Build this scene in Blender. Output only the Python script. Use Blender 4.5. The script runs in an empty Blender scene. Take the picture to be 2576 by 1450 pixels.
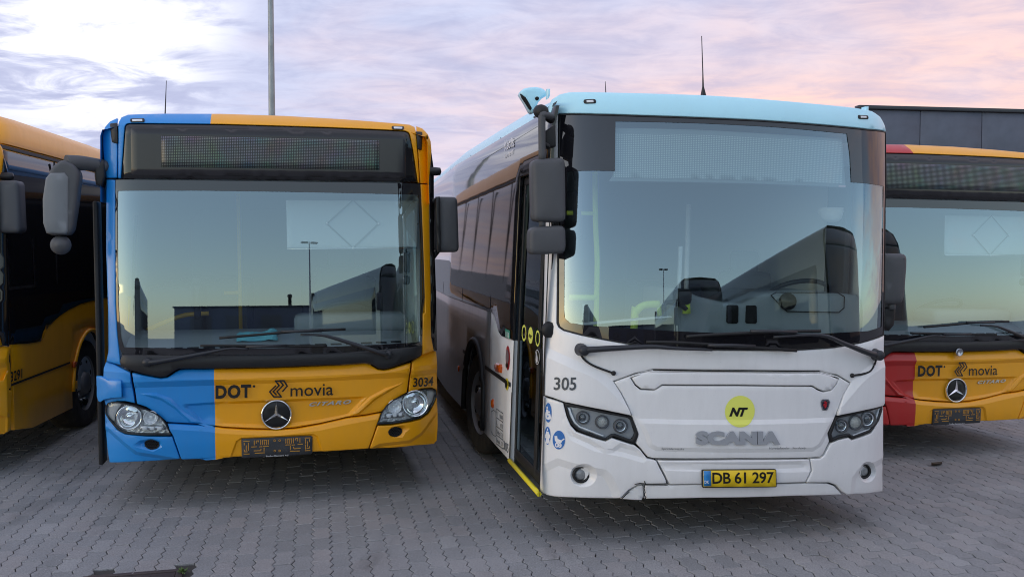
import bpy, bmesh, math, random
from mathutils import Vector, Matrix, geometry, noise as mnoise
random.seed(7)
S = bpy.context.scene
COL = S.collection
R = math.radians

# ------------------------------------------------------------------ camera, sky, sun, exposure
FOC = 2400.0 / 2576.0          # focal length in picture widths
PITCH = math.atan(100.0 / 2400.0)
CAM_H = 1.95
cam = bpy.data.cameras.new('camera'); cam.sensor_width = 36.0; cam.lens = 36.0 * FOC
cam.clip_start = 0.05; cam.clip_end = 2000
cam_o = bpy.data.objects.new('camera', cam); COL.objects.link(cam_o)
cam_o.location = (0, 0, CAM_H); cam_o.rotation_euler = (math.pi / 2 - PITCH, 0, 0)
S.camera = cam_o

W = bpy.data.worlds.new('World'); S.world = W; W.use_nodes = True
def build_sky():
    nt = W.node_tree; N = nt.nodes; L = nt.links; N.clear()
    def nd(t, **k):
        n = N.new(t)
        for a, b in k.items(): setattr(n, a, b)
        return n
    def val(x, sock):
        if isinstance(x, (int, float)): sock.default_value = x
        elif isinstance(x, (tuple, list)): sock.default_value = x
        else: L.new(x, sock)
    def m(op, a, b=0.0, c=None, clamp=False):
        n = nd('ShaderNodeMath', operation=op, use_clamp=clamp)
        val(a, n.inputs[0]); val(b, n.inputs[1])
        if c is not None: val(c, n.inputs[2])
        return n.outputs[0]
    def sm(x, a, b):
        n = nd('ShaderNodeMapRange', interpolation_type='SMOOTHSTEP')
        val(x, n.inputs[0]); n.inputs[1].default_value = a; n.inputs[2].default_value = b
        return n.outputs[0]
    def mix(f, a, b):
        n = nd('ShaderNodeMix', data_type='RGBA')
        val(f, n.inputs[0]); val(a, n.inputs[6]); val(b, n.inputs[7]); return n.outputs[2]
    def comb(x, y, z):
        n = nd('ShaderNodeCombineXYZ'); val(x, n.inputs[0]); val(y, n.inputs[1]); val(z, n.inputs[2]); return n.outputs[0]
    def noise(v, sc, det, ro=0.55, dist=0.0):
        n = nd('ShaderNodeTexNoise'); L.new(v, n.inputs['Vector']); n.inputs['Scale'].default_value = sc
        n.inputs['Detail'].default_value = det; n.inputs['Roughness'].default_value = ro; n.inputs['Distortion'].default_value = dist
        return n.outputs[0]
    def srgb(r, g, b, k=1.0):
        f = lambda c: ((c / 255 + 0.055) / 1.055) ** 2.4 if c > 10 else c / 255 / 12.92
        return (f(r) * k, f(g) * k, f(b) * k, 1)
    tc = nd('ShaderNodeTexCoord'); sep = nd('ShaderNodeSeparateXYZ'); L.new(tc.outputs['Generated'], sep.inputs[0])
    x, y, z = sep.outputs
    zc = m('MAXIMUM', z, 0.0)
    den = m('ADD', zc, 0.11)
    u = m('DIVIDE', x, den); v = m('DIVIDE', y, den)
    uv = comb(u, v, 0.0)
    n_big = noise(comb(m('MULTIPLY', u, 0.9), m('MULTIPLY', v, 1.0), 2.3), 1.1, 5, 0.55, 0.3)
    n_mid = noise(comb(m('ADD', u, 4.2), m('MULTIPLY', v, 1.25), 0.7), 2.6, 9, 0.6, 0.6)
    n_str = noise(comb(m('MULTIPLY', u, 1.9), m('MULTIPLY', v, 2.7), 5.1), 2.2, 8, 0.62, 0.9)
    tone = m('ADD', m('MULTIPLY', n_mid, 0.62), m('MULTIPLY', n_str, 0.38))
    t = sm(tone, 0.33, 0.64)
    # how far the cloud deck is lit pink: towards the right and low down
    pink = m('ADD', m('ADD', m('MULTIPLY', x, 1.35), 0.40), m('ADD', m('MULTIPLY', m('SUBTRACT', n_big, 0.5), 1.6), m('MULTIPLY', m('SUBTRACT', 0.13, z), 2.6)), clamp=True)
    cold = mix(t, srgb(172, 177, 207), srgb(196, 201, 226))
    warm = mix(t, srgb(206, 186, 198), srgb(243, 206, 196))
    cloud = mix(pink, cold, warm)
    # thin bright break in the deck, upper left
    gd = Vector((-0.40, 0.885, 0.235)).normalized()
    dt = nd('ShaderNodeVectorMath', operation='DOT_PRODUCT'); L.new(tc.outputs['Generated'], dt.inputs[0]); dt.inputs[1].default_value = gd
    glow = m('MULTIPLY', sm(dt.outputs['Value'], 0.985, 0.9992), sm(m('ADD', m('MULTIPLY', n_mid, 0.75), m('MULTIPLY', n_big, 0.25)), 0.44, 0.60))
    cloud = mix(glow, cloud, (1.0, 1.0, 1.07, 1))
    # the deck thins out behind the camera where the low sun leaves clear air
    cover = sm(m('ADD', m('ADD', y, m('MULTIPLY', zc, 0.55)), m('MULTIPLY', m('SUBTRACT', n_big, 0.5), 1.1)), -0.42, 0.20)
    sky = nd('ShaderNodeTexSky', sky_type='NISHITA'); sky.sun_disc = False
    sky.sun_elevation = R(SUN_EL); sky.sun_rotation = R(SUN_ROT); sky.altitude = 10
    sky.air_density = 1.0; sky.dust_density = 0.6; sky.ozone_density = 1.5
    bg1 = nd('ShaderNodeBackground'); L.new(sky.outputs[0], bg1.inputs[0]); bg1.inputs[1].default_value = SKY_STRENGTH
    bg2 = nd('ShaderNodeBackground'); L.new(cloud, bg2.inputs[0]); bg2.inputs[1].default_value = CLOUD_STRENGTH
    mx = nd('ShaderNodeMixShader'); L.new(cover, mx.inputs[0]); L.new(bg1.outputs[0], mx.inputs[1]); L.new(bg2.outputs[0], mx.inputs[2])
    out = nd('ShaderNodeOutputWorld'); L.new(mx.outputs[0], out.inputs[0])
SUN_EL, SUN_ROT = 17.0, 250.0
SKY_STRENGTH, CLOUD_STRENGTH = 0.15, 0.92
build_sky()
sun = bpy.data.lights.new('sun', 'SUN'); sun.energy = 0.65; sun.angle = R(130); sun.color = (1.0, 0.93, 0.84)
sun_o = bpy.data.objects.new('sun', sun); COL.objects.link(sun_o); sun_o.location = (0, -10, 20)
sun_o.rotation_euler = (R(62), 0, R(4))
S.view_settings.view_transform = 'Standard'; S.view_settings.look = 'None'
S.view_settings.exposure = 0.46; S.view_settings.gamma = 1.0
S.render.engine = 'CYCLES'
S.cycles.max_bounces = 8; S.cycles.transparent_max_bounces = 12; S.cycles.use_denoising = True
S.cycles.filter_width = 1.05
S.cycles.caustics_reflective = False; S.cycles.caustics_refractive = False

# ------------------------------------------------------------------ materials
def lin(r, g, b):
    f = lambda c: ((c / 255 + 0.055) / 1.055) ** 2.4 if c > 10 else c / 255 / 12.92
    return (f(r), f(g), f(b), 1)
MATS = {}
def mat(name, col, rough=0.5, metal=0.0, spec=0.5, coat=0.0, coat_rough=0.08, dirt=0.0, dirt_col=(0.16, 0.145, 0.12, 1), bump=0.0, bump_scale=60, split=None, var=0.0, emit=None):
    if name in MATS: return MATS[name]
    m = bpy.data.materials.new(name); m.use_nodes = True; nt = m.node_tree; N = nt.nodes; L = nt.links
    b = N['Principled BSDF']
    b.inputs['Base Color'].default_value = col if len(col) == 4 else (*col, 1)
    b.inputs['Roughness'].default_value = rough; b.inputs['Metallic'].default_value = metal
    b.inputs['Specular IOR Level'].default_value = spec
    b.inputs['Coat Weight'].default_value = coat; b.inputs['Coat Roughness'].default_value = coat_rough
    tc = N.new('ShaderNodeTexCoord'); cur = None
    if split:                                   # two-tone livery: the join runs up the body at x = x0 + k z
        other, x0, k = split
        sp = N.new('ShaderNodeSeparateXYZ'); L.new(tc.outputs['Object'], sp.inputs[0])
        a = N.new('ShaderNodeMath'); a.operation = 'MULTIPLY_ADD'; L.new(sp.outputs[2], a.inputs[0]); a.inputs[1].default_value = -k; L.new(sp.outputs[0], a.inputs[2])
        g = N.new('ShaderNodeMath'); g.operation = 'GREATER_THAN'; L.new(a.outputs[0], g.inputs[0]); g.inputs[1].default_value = x0
        mx = N.new('ShaderNodeMix'); mx.data_type = 'RGBA'; L.new(g.outputs[0], mx.inputs[0]); mx.inputs[6].default_value = other; mx.inputs[7].default_value = col
        cur = mx.outputs[2]
    if var > 0:
        n = N.new('ShaderNodeTexNoise'); L.new(tc.outputs['Object'], n.inputs['Vector']); n.inputs['Scale'].default_value = 2.3; n.inputs['Detail'].default_value = 6
        h = N.new('ShaderNodeHueSaturation'); r = N.new('ShaderNodeMapRange'); L.new(n.outputs[0], r.inputs[0])
        r.inputs[1].default_value = .3; r.inputs[2].default_value = .7; r.inputs[3].default_value = 1 - var; r.inputs[4].default_value = 1 + var
        L.new(r.outputs[0], h.inputs['Value'])
        if cur: L.new(cur, h.inputs['Color'])
        else: h.inputs['Color'].default_value = col
        cur = h.outputs[0]
    if dirt > 0:                                # thin road film, in specks and drips
        mp = N.new('ShaderNodeMapping'); mp.inputs['Scale'].default_value = (9, 9, 2.2); L.new(tc.outputs['Object'], mp.inputs[0])
        n = N.new('ShaderNodeTexNoise'); L.new(mp.outputs[0], n.inputs['Vector']); n.inputs['Scale'].default_value = 1.3; n.inputs['Detail'].default_value = 9; n.inputs['Roughness'].default_value = .7
        r = N.new('ShaderNodeMapRange'); L.new(n.outputs[0], r.inputs[0]); r.inputs[1].default_value = .45; r.inputs[2].default_value = .8; r.inputs[3].default_value = 0; r.inputs[4].default_value = dirt
        n2 = N.new('ShaderNodeTexVoronoi'); L.new(tc.outputs['Object'], n2.inputs['Vector']); n2.inputs['Scale'].default_value = 26
        r2 = N.new('ShaderNodeMapRange'); L.new(n2.outputs['Distance'], r2.inputs[0]); r2.inputs[1].default_value = .05; r2.inputs[2].default_value = .10; r2.inputs[3].default_value = dirt * 1.2; r2.inputs[4].default_value = 0
        ad = N.new('ShaderNodeMath'); ad.operation = 'ADD'; ad.use_clamp = True; L.new(r.outputs[0], ad.inputs[0]); L.new(r2.outputs[0], ad.inputs[1])
        mx = N.new('ShaderNodeMix'); mx.data_type = 'RGBA'; L.new(ad.outputs[0], mx.inputs[0]); mx.inputs[7].default_value = dirt_col
        if cur: L.new(cur, mx.inputs[6])
        else: mx.inputs[6].default_value = col
        cur = mx.outputs[2]
        rr = N.new('ShaderNodeMapRange'); L.new(n.outputs[0], rr.inputs[0]); rr.inputs[3].default_value = max(rough - .06, .02); rr.inputs[4].default_value = rough + .14
        L.new(rr.outputs[0], b.inputs['Roughness'])
    if cur: L.new(cur, b.inputs['Base Color'])
    if bump > 0:
        n = N.new('ShaderNodeTexNoise'); L.new(tc.outputs['Object'], n.inputs['Vector']); n.inputs['Scale'].default_value = bump_scale; n.inputs['Detail'].default_value = 4
        bp = N.new('ShaderNodeBump'); bp.inputs['Strength'].default_value = bump; bp.inputs['Distance'].default_value = .01; L.new(n.outputs[0], bp.inputs['Height']); L.new(bp.outputs[0], b.inputs['Normal'])
    MATS[name] = m; return m

def glass_mat(name, tint, f0):
    if name in MATS: return MATS[name]
    m = bpy.data.materials.new(name); m.use_nodes = True; nt = m.node_tree; N = nt.nodes; L = nt.links; N.clear()
    lw = N.new('ShaderNodeLayerWeight'); lw.inputs[0].default_value = .5
    p = N.new('ShaderNodeMath'); p.operation = 'POWER'; L.new(lw.outputs['Facing'], p.inputs[0]); p.inputs[1].default_value = 4
    a = N.new('ShaderNodeMath'); a.operation = 'MULTIPLY_ADD'; a.use_clamp = True; L.new(p.outputs[0], a.inputs[0]); a.inputs[1].default_value = 1 - f0; a.inputs[2].default_value = f0
    tr = N.new('ShaderNodeBsdfTransparent'); tr.inputs[0].default_value = (*tint, 1)
    gl = N.new('ShaderNodeBsdfGlossy'); gl.inputs[0].default_value = (.72, .90, 1, 1); gl.inputs['Roughness'].default_value = .008
    mx = N.new('ShaderNodeMixShader'); L.new(a.outputs[0], mx.inputs[0]); L.new(tr.outputs[0], mx.inputs[1]); L.new(gl.outputs[0], mx.inputs[2])
    o = N.new('ShaderNodeOutputMaterial'); L.new(mx.outputs[0], o.inputs[0]); MATS[name] = m; return m

def side_glass_mat():
    m = mat('dark_side_glass', (.010, .010, .012, 1), .03, 0, .5)
    if m.get('wavy'): return m
    m['wavy'] = 1; N = m.node_tree.nodes; L = m.node_tree.links
    tc = N.new('ShaderNodeTexCoord'); n = N.new('ShaderNodeTexNoise'); L.new(tc.outputs['Object'], n.inputs['Vector']); n.inputs['Scale'].default_value = 1.6; n.inputs['Detail'].default_value = 1
    bp = N.new('ShaderNodeBump'); bp.inputs['Strength'].default_value = .03; bp.inputs['Distance'].default_value = .02
    L.new(n.outputs[0], bp.inputs['Height']); L.new(bp.outputs[0], N['Principled BSDF'].inputs['Normal'])
    return m

def led_mat(name, board, dot, nu, nv, u0, u1, v0, v1, colour):
    """flat print of a dot matrix screen that is switched off"""
    m = bpy.data.materials.new(name); m.use_nodes = True; N = m.node_tree.nodes; L = m.node_tree.links; b = N['Principled BSDF']
    tc = N.new('ShaderNodeTexCoord'); sp = N.new('ShaderNodeSeparateXYZ'); L.new(tc.outputs['Object'], sp.inputs[0])
    def cell(s, a, c, n):
        r = N.new('ShaderNodeMapRange'); r.clamp = False; L.new(s, r.inputs[0]); r.inputs[1].default_value = a; r.inputs[2].default_value = c; r.inputs[3].default_value = 0; r.inputs[4].default_value = n
        f = N.new('ShaderNodeMath'); f.operation = 'FRACT'; L.new(r.outputs[0], f.inputs[0])
        d = N.new('ShaderNodeMath'); d.operation = 'SUBTRACT'; L.new(f.outputs[0], d.inputs[0]); d.inputs[1].default_value = .5
        e = N.new('ShaderNodeMath'); e.operation = 'ABSOLUTE'; L.new(d.outputs[0], e.inputs[0])
        g = N.new('ShaderNodeMath'); g.operation = 'LESS_THAN'; L.new(e.outputs[0], g.inputs[0]); g.inputs[1].default_value = .27; return g.outputs[0]
    k = N.new('ShaderNodeMath'); k.operation = 'MULTIPLY'; L.new(cell(sp.outputs[0], u0, u1, nu), k.inputs[0]); L.new(cell(sp.outputs[2], v0, v1, nv), k.inputs[1])
    mx = N.new('ShaderNodeMix'); mx.data_type = 'RGBA'; L.new(k.outputs[0], mx.inputs[0]); mx.inputs[6].default_value = board
    if colour:
        n = N.new('ShaderNodeTexNoise'); L.new(tc.outputs['Object'], n.inputs['Vector']); n.inputs['Scale'].default_value = 7; n.inputs['Detail'].default_value = 3
        hs = N.new('ShaderNodeHueSaturation'); L.new(n.outputs['Color'], hs.inputs['Color']); hs.inputs['Saturation'].default_value = 1.6; hs.inputs['Value'].default_value = .45; hs.inputs['Hue'].default_value = .5
        m2 = N.new('ShaderNodeMix'); m2.data_type = 'RGBA'; m2.inputs[0].default_value = .45; m2.inputs[6].default_value = dot; L.new(hs.outputs[0], m2.inputs[7]); L.new(m2.outputs[2], mx.inputs[7])
    else: mx.inputs[7].default_value = dot
    L.new(mx.outputs[2], b.inputs['Base Color']); b.inputs['Roughness'].default_value = .35
    return m

YEL = lin(245, 168, 0); BLUE = (.010, .25, .68, 1); RED = lin(186, 34, 32)
BLACK = mat('black_plastic', (.014, .014, .016, 1), .45, bump=.15, bump_scale=400)
GREYP = mat('grey_mirror_plastic', (.075, .078, .085, 1), .55, bump=.25, bump_scale=500, var=.1)
GREYL = mat('light_grey_mirror_plastic', (.17, .185, .20, 1), .5, bump=.2, bump_scale=500, var=.08)
GASKET = mat('black_rubber', (.008, .008, .009, 1), .6)
VOID = mat('dark_cavity', (.006, .006, .006, 1), .9)
FRIT = mat('black_glass_border', (.010, .010, .013, 1), .02, 0, .95)
CHROME = mat('chrome', (.86, .88, .9, 1), .07, 1.0)
CHROMEB = mat('faceted_reflector', (.95, .97, 1.0, 1), .16, .45, bump=1.0, bump_scale=45)
STEEL = mat('brushed_metal', (.5, .52, .55, 1), .3, 1.0)
LENS = glass_mat('clear_lens', (.93, .96, .97), .05)
WIND = glass_mat('tinted_windscreen', (.80, .90, .90), .25)
INK = mat('black_vinyl', (.006, .006, .006, 1), .4)
GREYINK = mat('dark_grey_vinyl', (.05, .065, .08, 1), .45)
WHITEV = mat('white_vinyl', (.8, .8, .82, 1), .5)
LIME = mat('lime_vinyl', lin(236, 240, 110), .5)
SIGNB = mat('blue_sign_vinyl', lin(20, 104, 180), .4)
RUBBER = mat('tyre_rubber', (.02, .02, .021, 1), .8, bump=.5, bump_scale=40, dirt=.3)
RIM = mat('dusty_steel_rim', (.22, .22, .23, 1), .45, .6, dirt=.5)
AMBER = mat('amber_lens', lin(190, 78, 8), .2, coat=.6)
DASH = mat('dashboard_plastic', (.33, .37, .40, 1), .6, bump=.2, bump_scale=300)
DARKIN = mat('interior_dark', (.10, .11, .12, 1), .8)
LIGHTIN = mat('interior_pale_panel', (.70, .73, .74, 1), .7)
POLEY = mat('yellow_grab_rail', lin(238, 186, 40), .35)
POLEG = mat('lime_grab_rail', lin(226, 252, 92), .35)
SEATM = mat('seat_moquette', (.14, .17, .22, 1), .95, bump=.3, bump_scale=200)
CLOTHM = mat('cyan_cloth', lin(120, 205, 222), .95, bump=.4, bump_scale=120)
WHITELAMP = mat('white_lamp', (.75, .77, .8, 1), .25, coat=.5)
GLASSD = side_glass_mat()
SCW = mat('cream_white_paint', lin(236, 236, 236), .36, coat=.4, coat_rough=.1, dirt=.09, var=.015)
SCC = mat('pale_cyan_paint', lin(186, 238, 255), .4, coat=.4, coat_rough=.12, dirt=.05, var=.02)
SCG = mat('silver_grey_paint', (.27, .27, .28, 1), .36, .2, coat=.4, dirt=.15, var=.03)

# ------------------------------------------------------------------ picking: photograph pixels -> rays -> points on the surfaces built here
def cr(x0, y0, s): return lambda pts: [(x0 + a / s, y0 + b / s) for a, b in pts]
cA = cr(0, 350, 1.8125); cB = cr(0, 1000, 1.8125); cC = cr(350, 400, 1.8129); cD = cr(750, 1150, 2.231)
cE = cr(1600, 300, 2.0717); cF = cr(1600, 950, 1.5267); cG = cr(2050, 320, 1.9081); cH = cr(2050, 850, 1.9081)
cI = cr(2000, 1300, 1.84); cJ = cr(3150, 350, 2.071); cK = cr(3150, 950, 1.813); cP = cr(0, 0, .6708)
cL = cr(380, 1480, 7.25); cS = cr(2080, 1480, 6.591)
FO = 3840 * FOC
FWD = Vector((0, math.cos(PITCH), -math.sin(PITCH))); UPV = Vector((0, math.sin(PITCH), math.cos(PITCH))); EYE = Vector((0, 0, CAM_H))
def ray(px, py): return (Vector((1, 0, 0)) * ((px - 1920) / FO) + UPV * (-(py - 1081) / FO) + FWD)

def obj(name, me, m=None, parent=None):
    o = bpy.data.objects.new(name, me); COL.objects.link(o)
    if m is not None:
        ms = m if isinstance(m, (list, tuple)) else [m]
        if not me.materials:
            for q in ms: me.materials.append(q)
    if parent is not None: o.parent = parent
    return o
def empty(name, label=None, cat=None, group=None, loc=(0, 0, 0), rot=(0, 0, 0)):
    e = bpy.data.objects.new(name, None); COL.objects.link(e); e.location = loc; e.rotation_euler = rot
    e.empty_display_size = .2
    tag(e, label, cat, group); return e
def tag(o, label=None, cat=None, group=None, kind=None):
    if label: o['label'] = label
    if cat: o['category'] = cat
    if group: o['group'] = group
    if kind: o['kind'] = kind
    return o

def area2(p): return sum(p[i][0] * p[(i + 1) % len(p)][1] - p[(i + 1) % len(p)][0] * p[i][1] for i in range(len(p))) / 2
def clean(p, eps=1e-4):
    q = []
    for a in p:
        if not q or (a[0] - q[-1][0]) ** 2 + (a[1] - q[-1][1]) ** 2 > eps * eps: q.append(tuple(a))
    if len(q) > 1 and (q[0][0] - q[-1][0]) ** 2 + (q[0][1] - q[-1][1]) ** 2 < eps * eps: q.pop()
    return q
def rnd(p, r, n=3):
    """round the corners of a closed outline"""
    q = []
    k = len(p)
    for i in range(k):
        a, b, c = Vector(p[i - 1]), Vector(p[i]), Vector(p[(i + 1) % k])
        da, dc = (a - b), (c - b); la, lc = da.length, dc.length
        if la < 1e-9 or lc < 1e-9: continue
        t = min(r, la * .45, lc * .45)
        s, e = b + da / la * t, b + dc / lc * t
        for j in range(n + 1):
            u = j / n; q.append(tuple(s * (1 - u) ** 2 + b * 2 * u * (1 - u) + e * u * u))
    return clean(q)
def subdiv(p, step):
    q = []
    for i in range(len(p)):
        a, b = Vector(p[i]), Vector(p[(i + 1) % len(p)])
        n = max(1, int(math.ceil((b - a).length / step)))
        for j in range(n): q.append(tuple(a.lerp(b, j / n)))
    return clean(q)
def inset(p, d):
    """shift a counter-clockwise loop inwards by d"""
    n = len(p); q = []
    for i in range(n):
        a, b, c = Vector(p[i - 1]), Vector(p[i]), Vector(p[(i + 1) % n])
        e1, e2 = (b - a), (c - b)
        if e1.length < 1e-9 or e2.length < 1e-9: q.append(tuple(b)); continue
        e1.normalize(); e2.normalize()
        n1, n2 = Vector((-e1.y, e1.x)), Vector((-e2.y, e2.x)); mm = n1 + n2
        if mm.length < 1e-6: q.append(tuple(b)); continue
        mm.normalize(); k = max(mm.dot(n1), .5)
        q.append(tuple(b + mm * (d / k)))
    return q
def inside(pt, poly):
    x, y = pt; c = False; n = len(poly); j = n - 1
    for i in range(n):
        xi, yi = poly[i]; xj, yj = poly[j]
        if (yi > y) != (yj > y) and x < (xj - xi) * (y - yi) / (yj - yi) + xi: c = not c
        j = i
    return c
def dist_poly(pt, poly):
    x, y = pt; best = 1e9; n = len(poly)
    for i in range(n):
        ax, ay = poly[i]; bx, by = poly[(i + 1) % n]; dx, dy = bx - ax, by - ay
        l = dx * dx + dy * dy; t = 0 if l == 0 else max(0, min(1, ((x - ax) * dx + (y - ay) * dy) / l))
        d = (ax + t * dx - x) ** 2 + (ay + t * dy - y) ** 2
        if d < best: best = d
    return math.sqrt(best)

def patch(name, mp, poly, m, parent, off=0.0, th=.02, bevel=.004, step=.05, holes=(), flip=False, seg=1, rad=0, gap=0.0, bulge=0.0, back=False, creases=()):
    """a sheet that lies on a curved surface: outline poly (u, v), thickness th, bevelled rim, front at off above the surface"""
    poly = clean(poly)
    if area2(poly) < 0: poly = poly[::-1]
    if gap: poly = inset(poly, gap)
    if rad: poly = rnd(poly, rad)
    outer = subdiv(poly, step)
    hl = []
    for h in holes:
        h = clean(h)
        if area2(h) > 0: h = h[::-1]
        if rad: h = rnd(h, rad)
        hl.append(subdiv(h, step))
    bm = bmesh.new(); sgn = -1 if flip else 1
    loops = [outer] + hl
    prof = []
    for k in range(seg + 1):
        a = math.pi / 2 * k / seg
        prof.append((bevel * (1 - math.cos(a)), off - bevel * (1 - math.sin(a)))) if bevel > 0 else prof.append((0, off))
    if bevel <= 0: prof = prof[:1]
    inner2 = []; 
    def quad(a, b, c, d, smooth):
        try:
            f = bm.faces.new((a, b, c, d) if not flip else (d, c, b, a)); f.smooth = smooth
        except ValueError: pass
    ring_last = []
    for lp in loops:
        rows = []
        if th > 0: rows.append([bm.verts.new(mp(u, v, off - bevel - th)) for u, v in lp])
        for (ins, o) in prof[:-1]:
            q = inset(lp, ins) if ins else lp
            rows.append([bm.verts.new(mp(u, v, o)) for u, v in q])
        last2 = inset(lp, prof[-1][0]) if prof[-1][0] else lp
        inner2.append(last2); ring_last.append(rows)
    # fill
    pts = []; edges = []
    for lp in inner2:
        b = len(pts); pts += [Vector(p) for p in lp]; n = len(lp)
        edges += [(b + i, b + (i + 1) % n) for i in range(n)]
    nb = len(pts); cset = set()
    if creases:
        x0_, x1_ = min(p[0] for p in inner2[0]), max(p[0] for p in inner2[0]); y0_, y1_ = min(p[1] for p in inner2[0]), max(p[1] for p in inner2[0])
        for lp in creases:
            lp = subdiv(clean(lp), step); n = len(lp)
            near = [x0_ - .1 < q[0] < x1_ + .1 and y0_ - .1 < q[1] < y1_ + .1 for q in lp]
            if not any(near): continue
            b = len(pts); pts += [Vector(q) for q in lp]
            for i in range(n):
                if near[i] or near[(i + 1) % n]: cset.add(len(edges)); edges.append((b + i, b + (i + 1) % n))
    cpts = pts[nb:]
    us = [p[0] for p in inner2[0]]; vs = [p[1] for p in inner2[0]]
    nu = int((max(us) - min(us)) / step); nv = int((max(vs) - min(vs)) / step)
    if nu * nv < 40000:
        for i in range(1, nu + 1):
            for j in range(1, nv + 1):
                q = (min(us) + i * step, min(vs) + j * step)
                if inside(q, inner2[0]) and not any(inside(q, h) for h in inner2[1:]) and all(dist_poly(q, l) > step * .35 for l in inner2) and not any((q[0] - c.x) ** 2 + (q[1] - c.y) ** 2 < step * step * .12 for c in cpts):
                    pts.append(Vector(q))
    V, Ed, Fc, ov, oe, of = geometry.delaunay_2d_cdt(pts, edges, [], 0, 1e-6)
    vb = []; mpin = {}
    for i, p in enumerate(V):
        o = off
        if bulge:
            dd = dist_poly(p, inner2[0]); o += bulge * (1 - math.exp(-dd / .06))
        vb.append(bm.verts.new(mp(p[0], p[1], o)))
        for k in ov[i]: mpin[k] = vb[-1]
    for f in Fc:
        c = sum((V[i] for i in f), Vector((0, 0))) / len(f)
        if not inside(c, inner2[0]) or any(inside(c, h) for h in inner2[1:]): continue
        idx = [vb[i] for i in f]
        a = sum(V[f[i]][0] * V[f[(i + 1) % len(f)]][1] - V[f[(i + 1) % len(f)]][0] * V[f[i]][1] for i in range(len(f)))
        if (a < 0) != flip: idx = idx[::-1]
        try: fc = bm.faces.new(idx); fc.smooth = True
        except ValueError: pass
    if cset:
        for k, (a_, b_) in enumerate(Ed):
            if k < len(oe) and any(w in cset for w in oe[k]):
                ed = bm.edges.get((vb[a_], vb[b_]))
                if ed: ed.smooth = False
    b = 0
    for lp, rows in zip(inner2, ring_last):
        n = len(lp); rows.append([mpin.get(b + i) for i in range(n)]); b += n
        for r0, r1 in zip(rows[:-1], rows[1:]):
            for i in range(n):
                vs4 = (r0[i], r0[(i + 1) % n], r1[(i + 1) % n], r1[i])
                if None in vs4 or len(set(vs4)) < 4: continue
                quad(*vs4, seg > 1)
    if back and th > 0:
        try:
            rb = ring_last[0][0]; f = bm.faces.new(rb[::-1] if not flip else rb)
        except ValueError: pass
    bmesh.ops.delete(bm, geom=[v for v in bm.verts if not v.link_faces], context='VERTS')
    me = bpy.data.meshes.new(name); bm.to_mesh(me); bm.free()
    return obj(name, me, m, parent)

class MB:
    """collects shapes into one mesh"""
    def __init__(s): s.bm = bmesh.new()
    def box(s, c, size, bev=0.0, rot=None, seg=2):
        b2 = bmesh.new(); bmesh.ops.create_cube(b2, size=1)
        bmesh.ops.scale(b2, vec=size, verts=b2.verts)
        if bev: bmesh.ops.bevel(b2, geom=b2.edges[:], offset=bev, segments=seg, profile=.5, affect='EDGES')
        s._add(b2, Matrix.Translation(c) @ (rot.to_4x4() if rot else Matrix()), bev > 0); return s
    def tube(s, pts, r, n=8, caps=True, flat=1.0, up=None):
        pts = [Vector(p) for p in pts]; rs = r if isinstance(r, (list, tuple)) else [r] * len(pts)
        rings = []
        for i, p in enumerate(pts):
            t = (pts[min(i + 1, len(pts) - 1)] - pts[max(i - 1, 0)]).normalized()
            a = Vector(up) if up else (Vector((0, 0, 1)) if abs(t.z) < .9 else Vector((1, 0, 0)))
            x = t.cross(a).normalized(); y = x.cross(t)
            rings.append([s.bm.verts.new(p + x * (math.cos(k * 2 * math.pi / n) * rs[i]) + y * (math.sin(k * 2 * math.pi / n) * rs[i] * flat)) for k in range(n)])
        for a, b in zip(rings[:-1], rings[1:]):
            for k in range(n):
                f = s.bm.faces.new((a[k], a[(k + 1) % n], b[(k + 1) % n], b[k])); f.smooth = True
        if caps: s.bm.faces.new(rings[0][::-1]); s.bm.faces.new(rings[-1])
        return s
    def lathe(s, prof, c, axis, n=24):
        """prof: (radius, distance along axis)"""
        ax = Vector(axis).normalized(); a = Vector((0, 0, 1)) if abs(ax.z) < .9 else Vector((1, 0, 0)); x = ax.cross(a).normalized(); y = ax.cross(x); c = Vector(c)
        rings = [[s.bm.verts.new(c + ax * d + (x * math.cos(k * 2 * math.pi / n) + y * math.sin(k * 2 * math.pi / n)) * max(r, 1e-4)) for k in range(n)] for r, d in prof]
        for p, q in zip(rings[:-1], rings[1:]):
            for k in range(n):
                f = s.bm.faces.new((p[k], p[(k + 1) % n], q[(k + 1) % n], q[k])); f.smooth = True
        return s
    def loft(s, rings, close=True, caps=False, smooth=True):
        rr = [[s.bm.verts.new(p) for p in r] for r in rings]; n = len(rr[0])
        for a, b in zip(rr[:-1], rr[1:]):
            for k in range(n if close else n - 1):
                f = s.bm.faces.new((a[k], a[(k + 1) % n], b[(k + 1) % n], b[k])); f.smooth = smooth
        if caps: s.bm.faces.new(rr[0][::-1]); s.bm.faces.new(rr[-1])
        return s
    def quad(s, pts):
        s.bm.faces.new([s.bm.verts.new(p) for p in pts]); return s
    def _add(s, b2, M, smooth=False):
        mpv = {v: s.bm.verts.new(M @ v.co) for v in b2.verts}
        for f in b2.faces:
            g = s.bm.faces.new([mpv[v] for v in f.verts]); g.smooth = smooth
        b2.free()
    def build(s, name, m, parent=None, fix=True):
        if fix: bmesh.ops.recalc_face_normals(s.bm, faces=s.bm.faces[:])
        me = bpy.data.meshes.new(name); s.bm.to_mesh(me); s.bm.free()
        return obj(name, me, m, parent)
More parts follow.
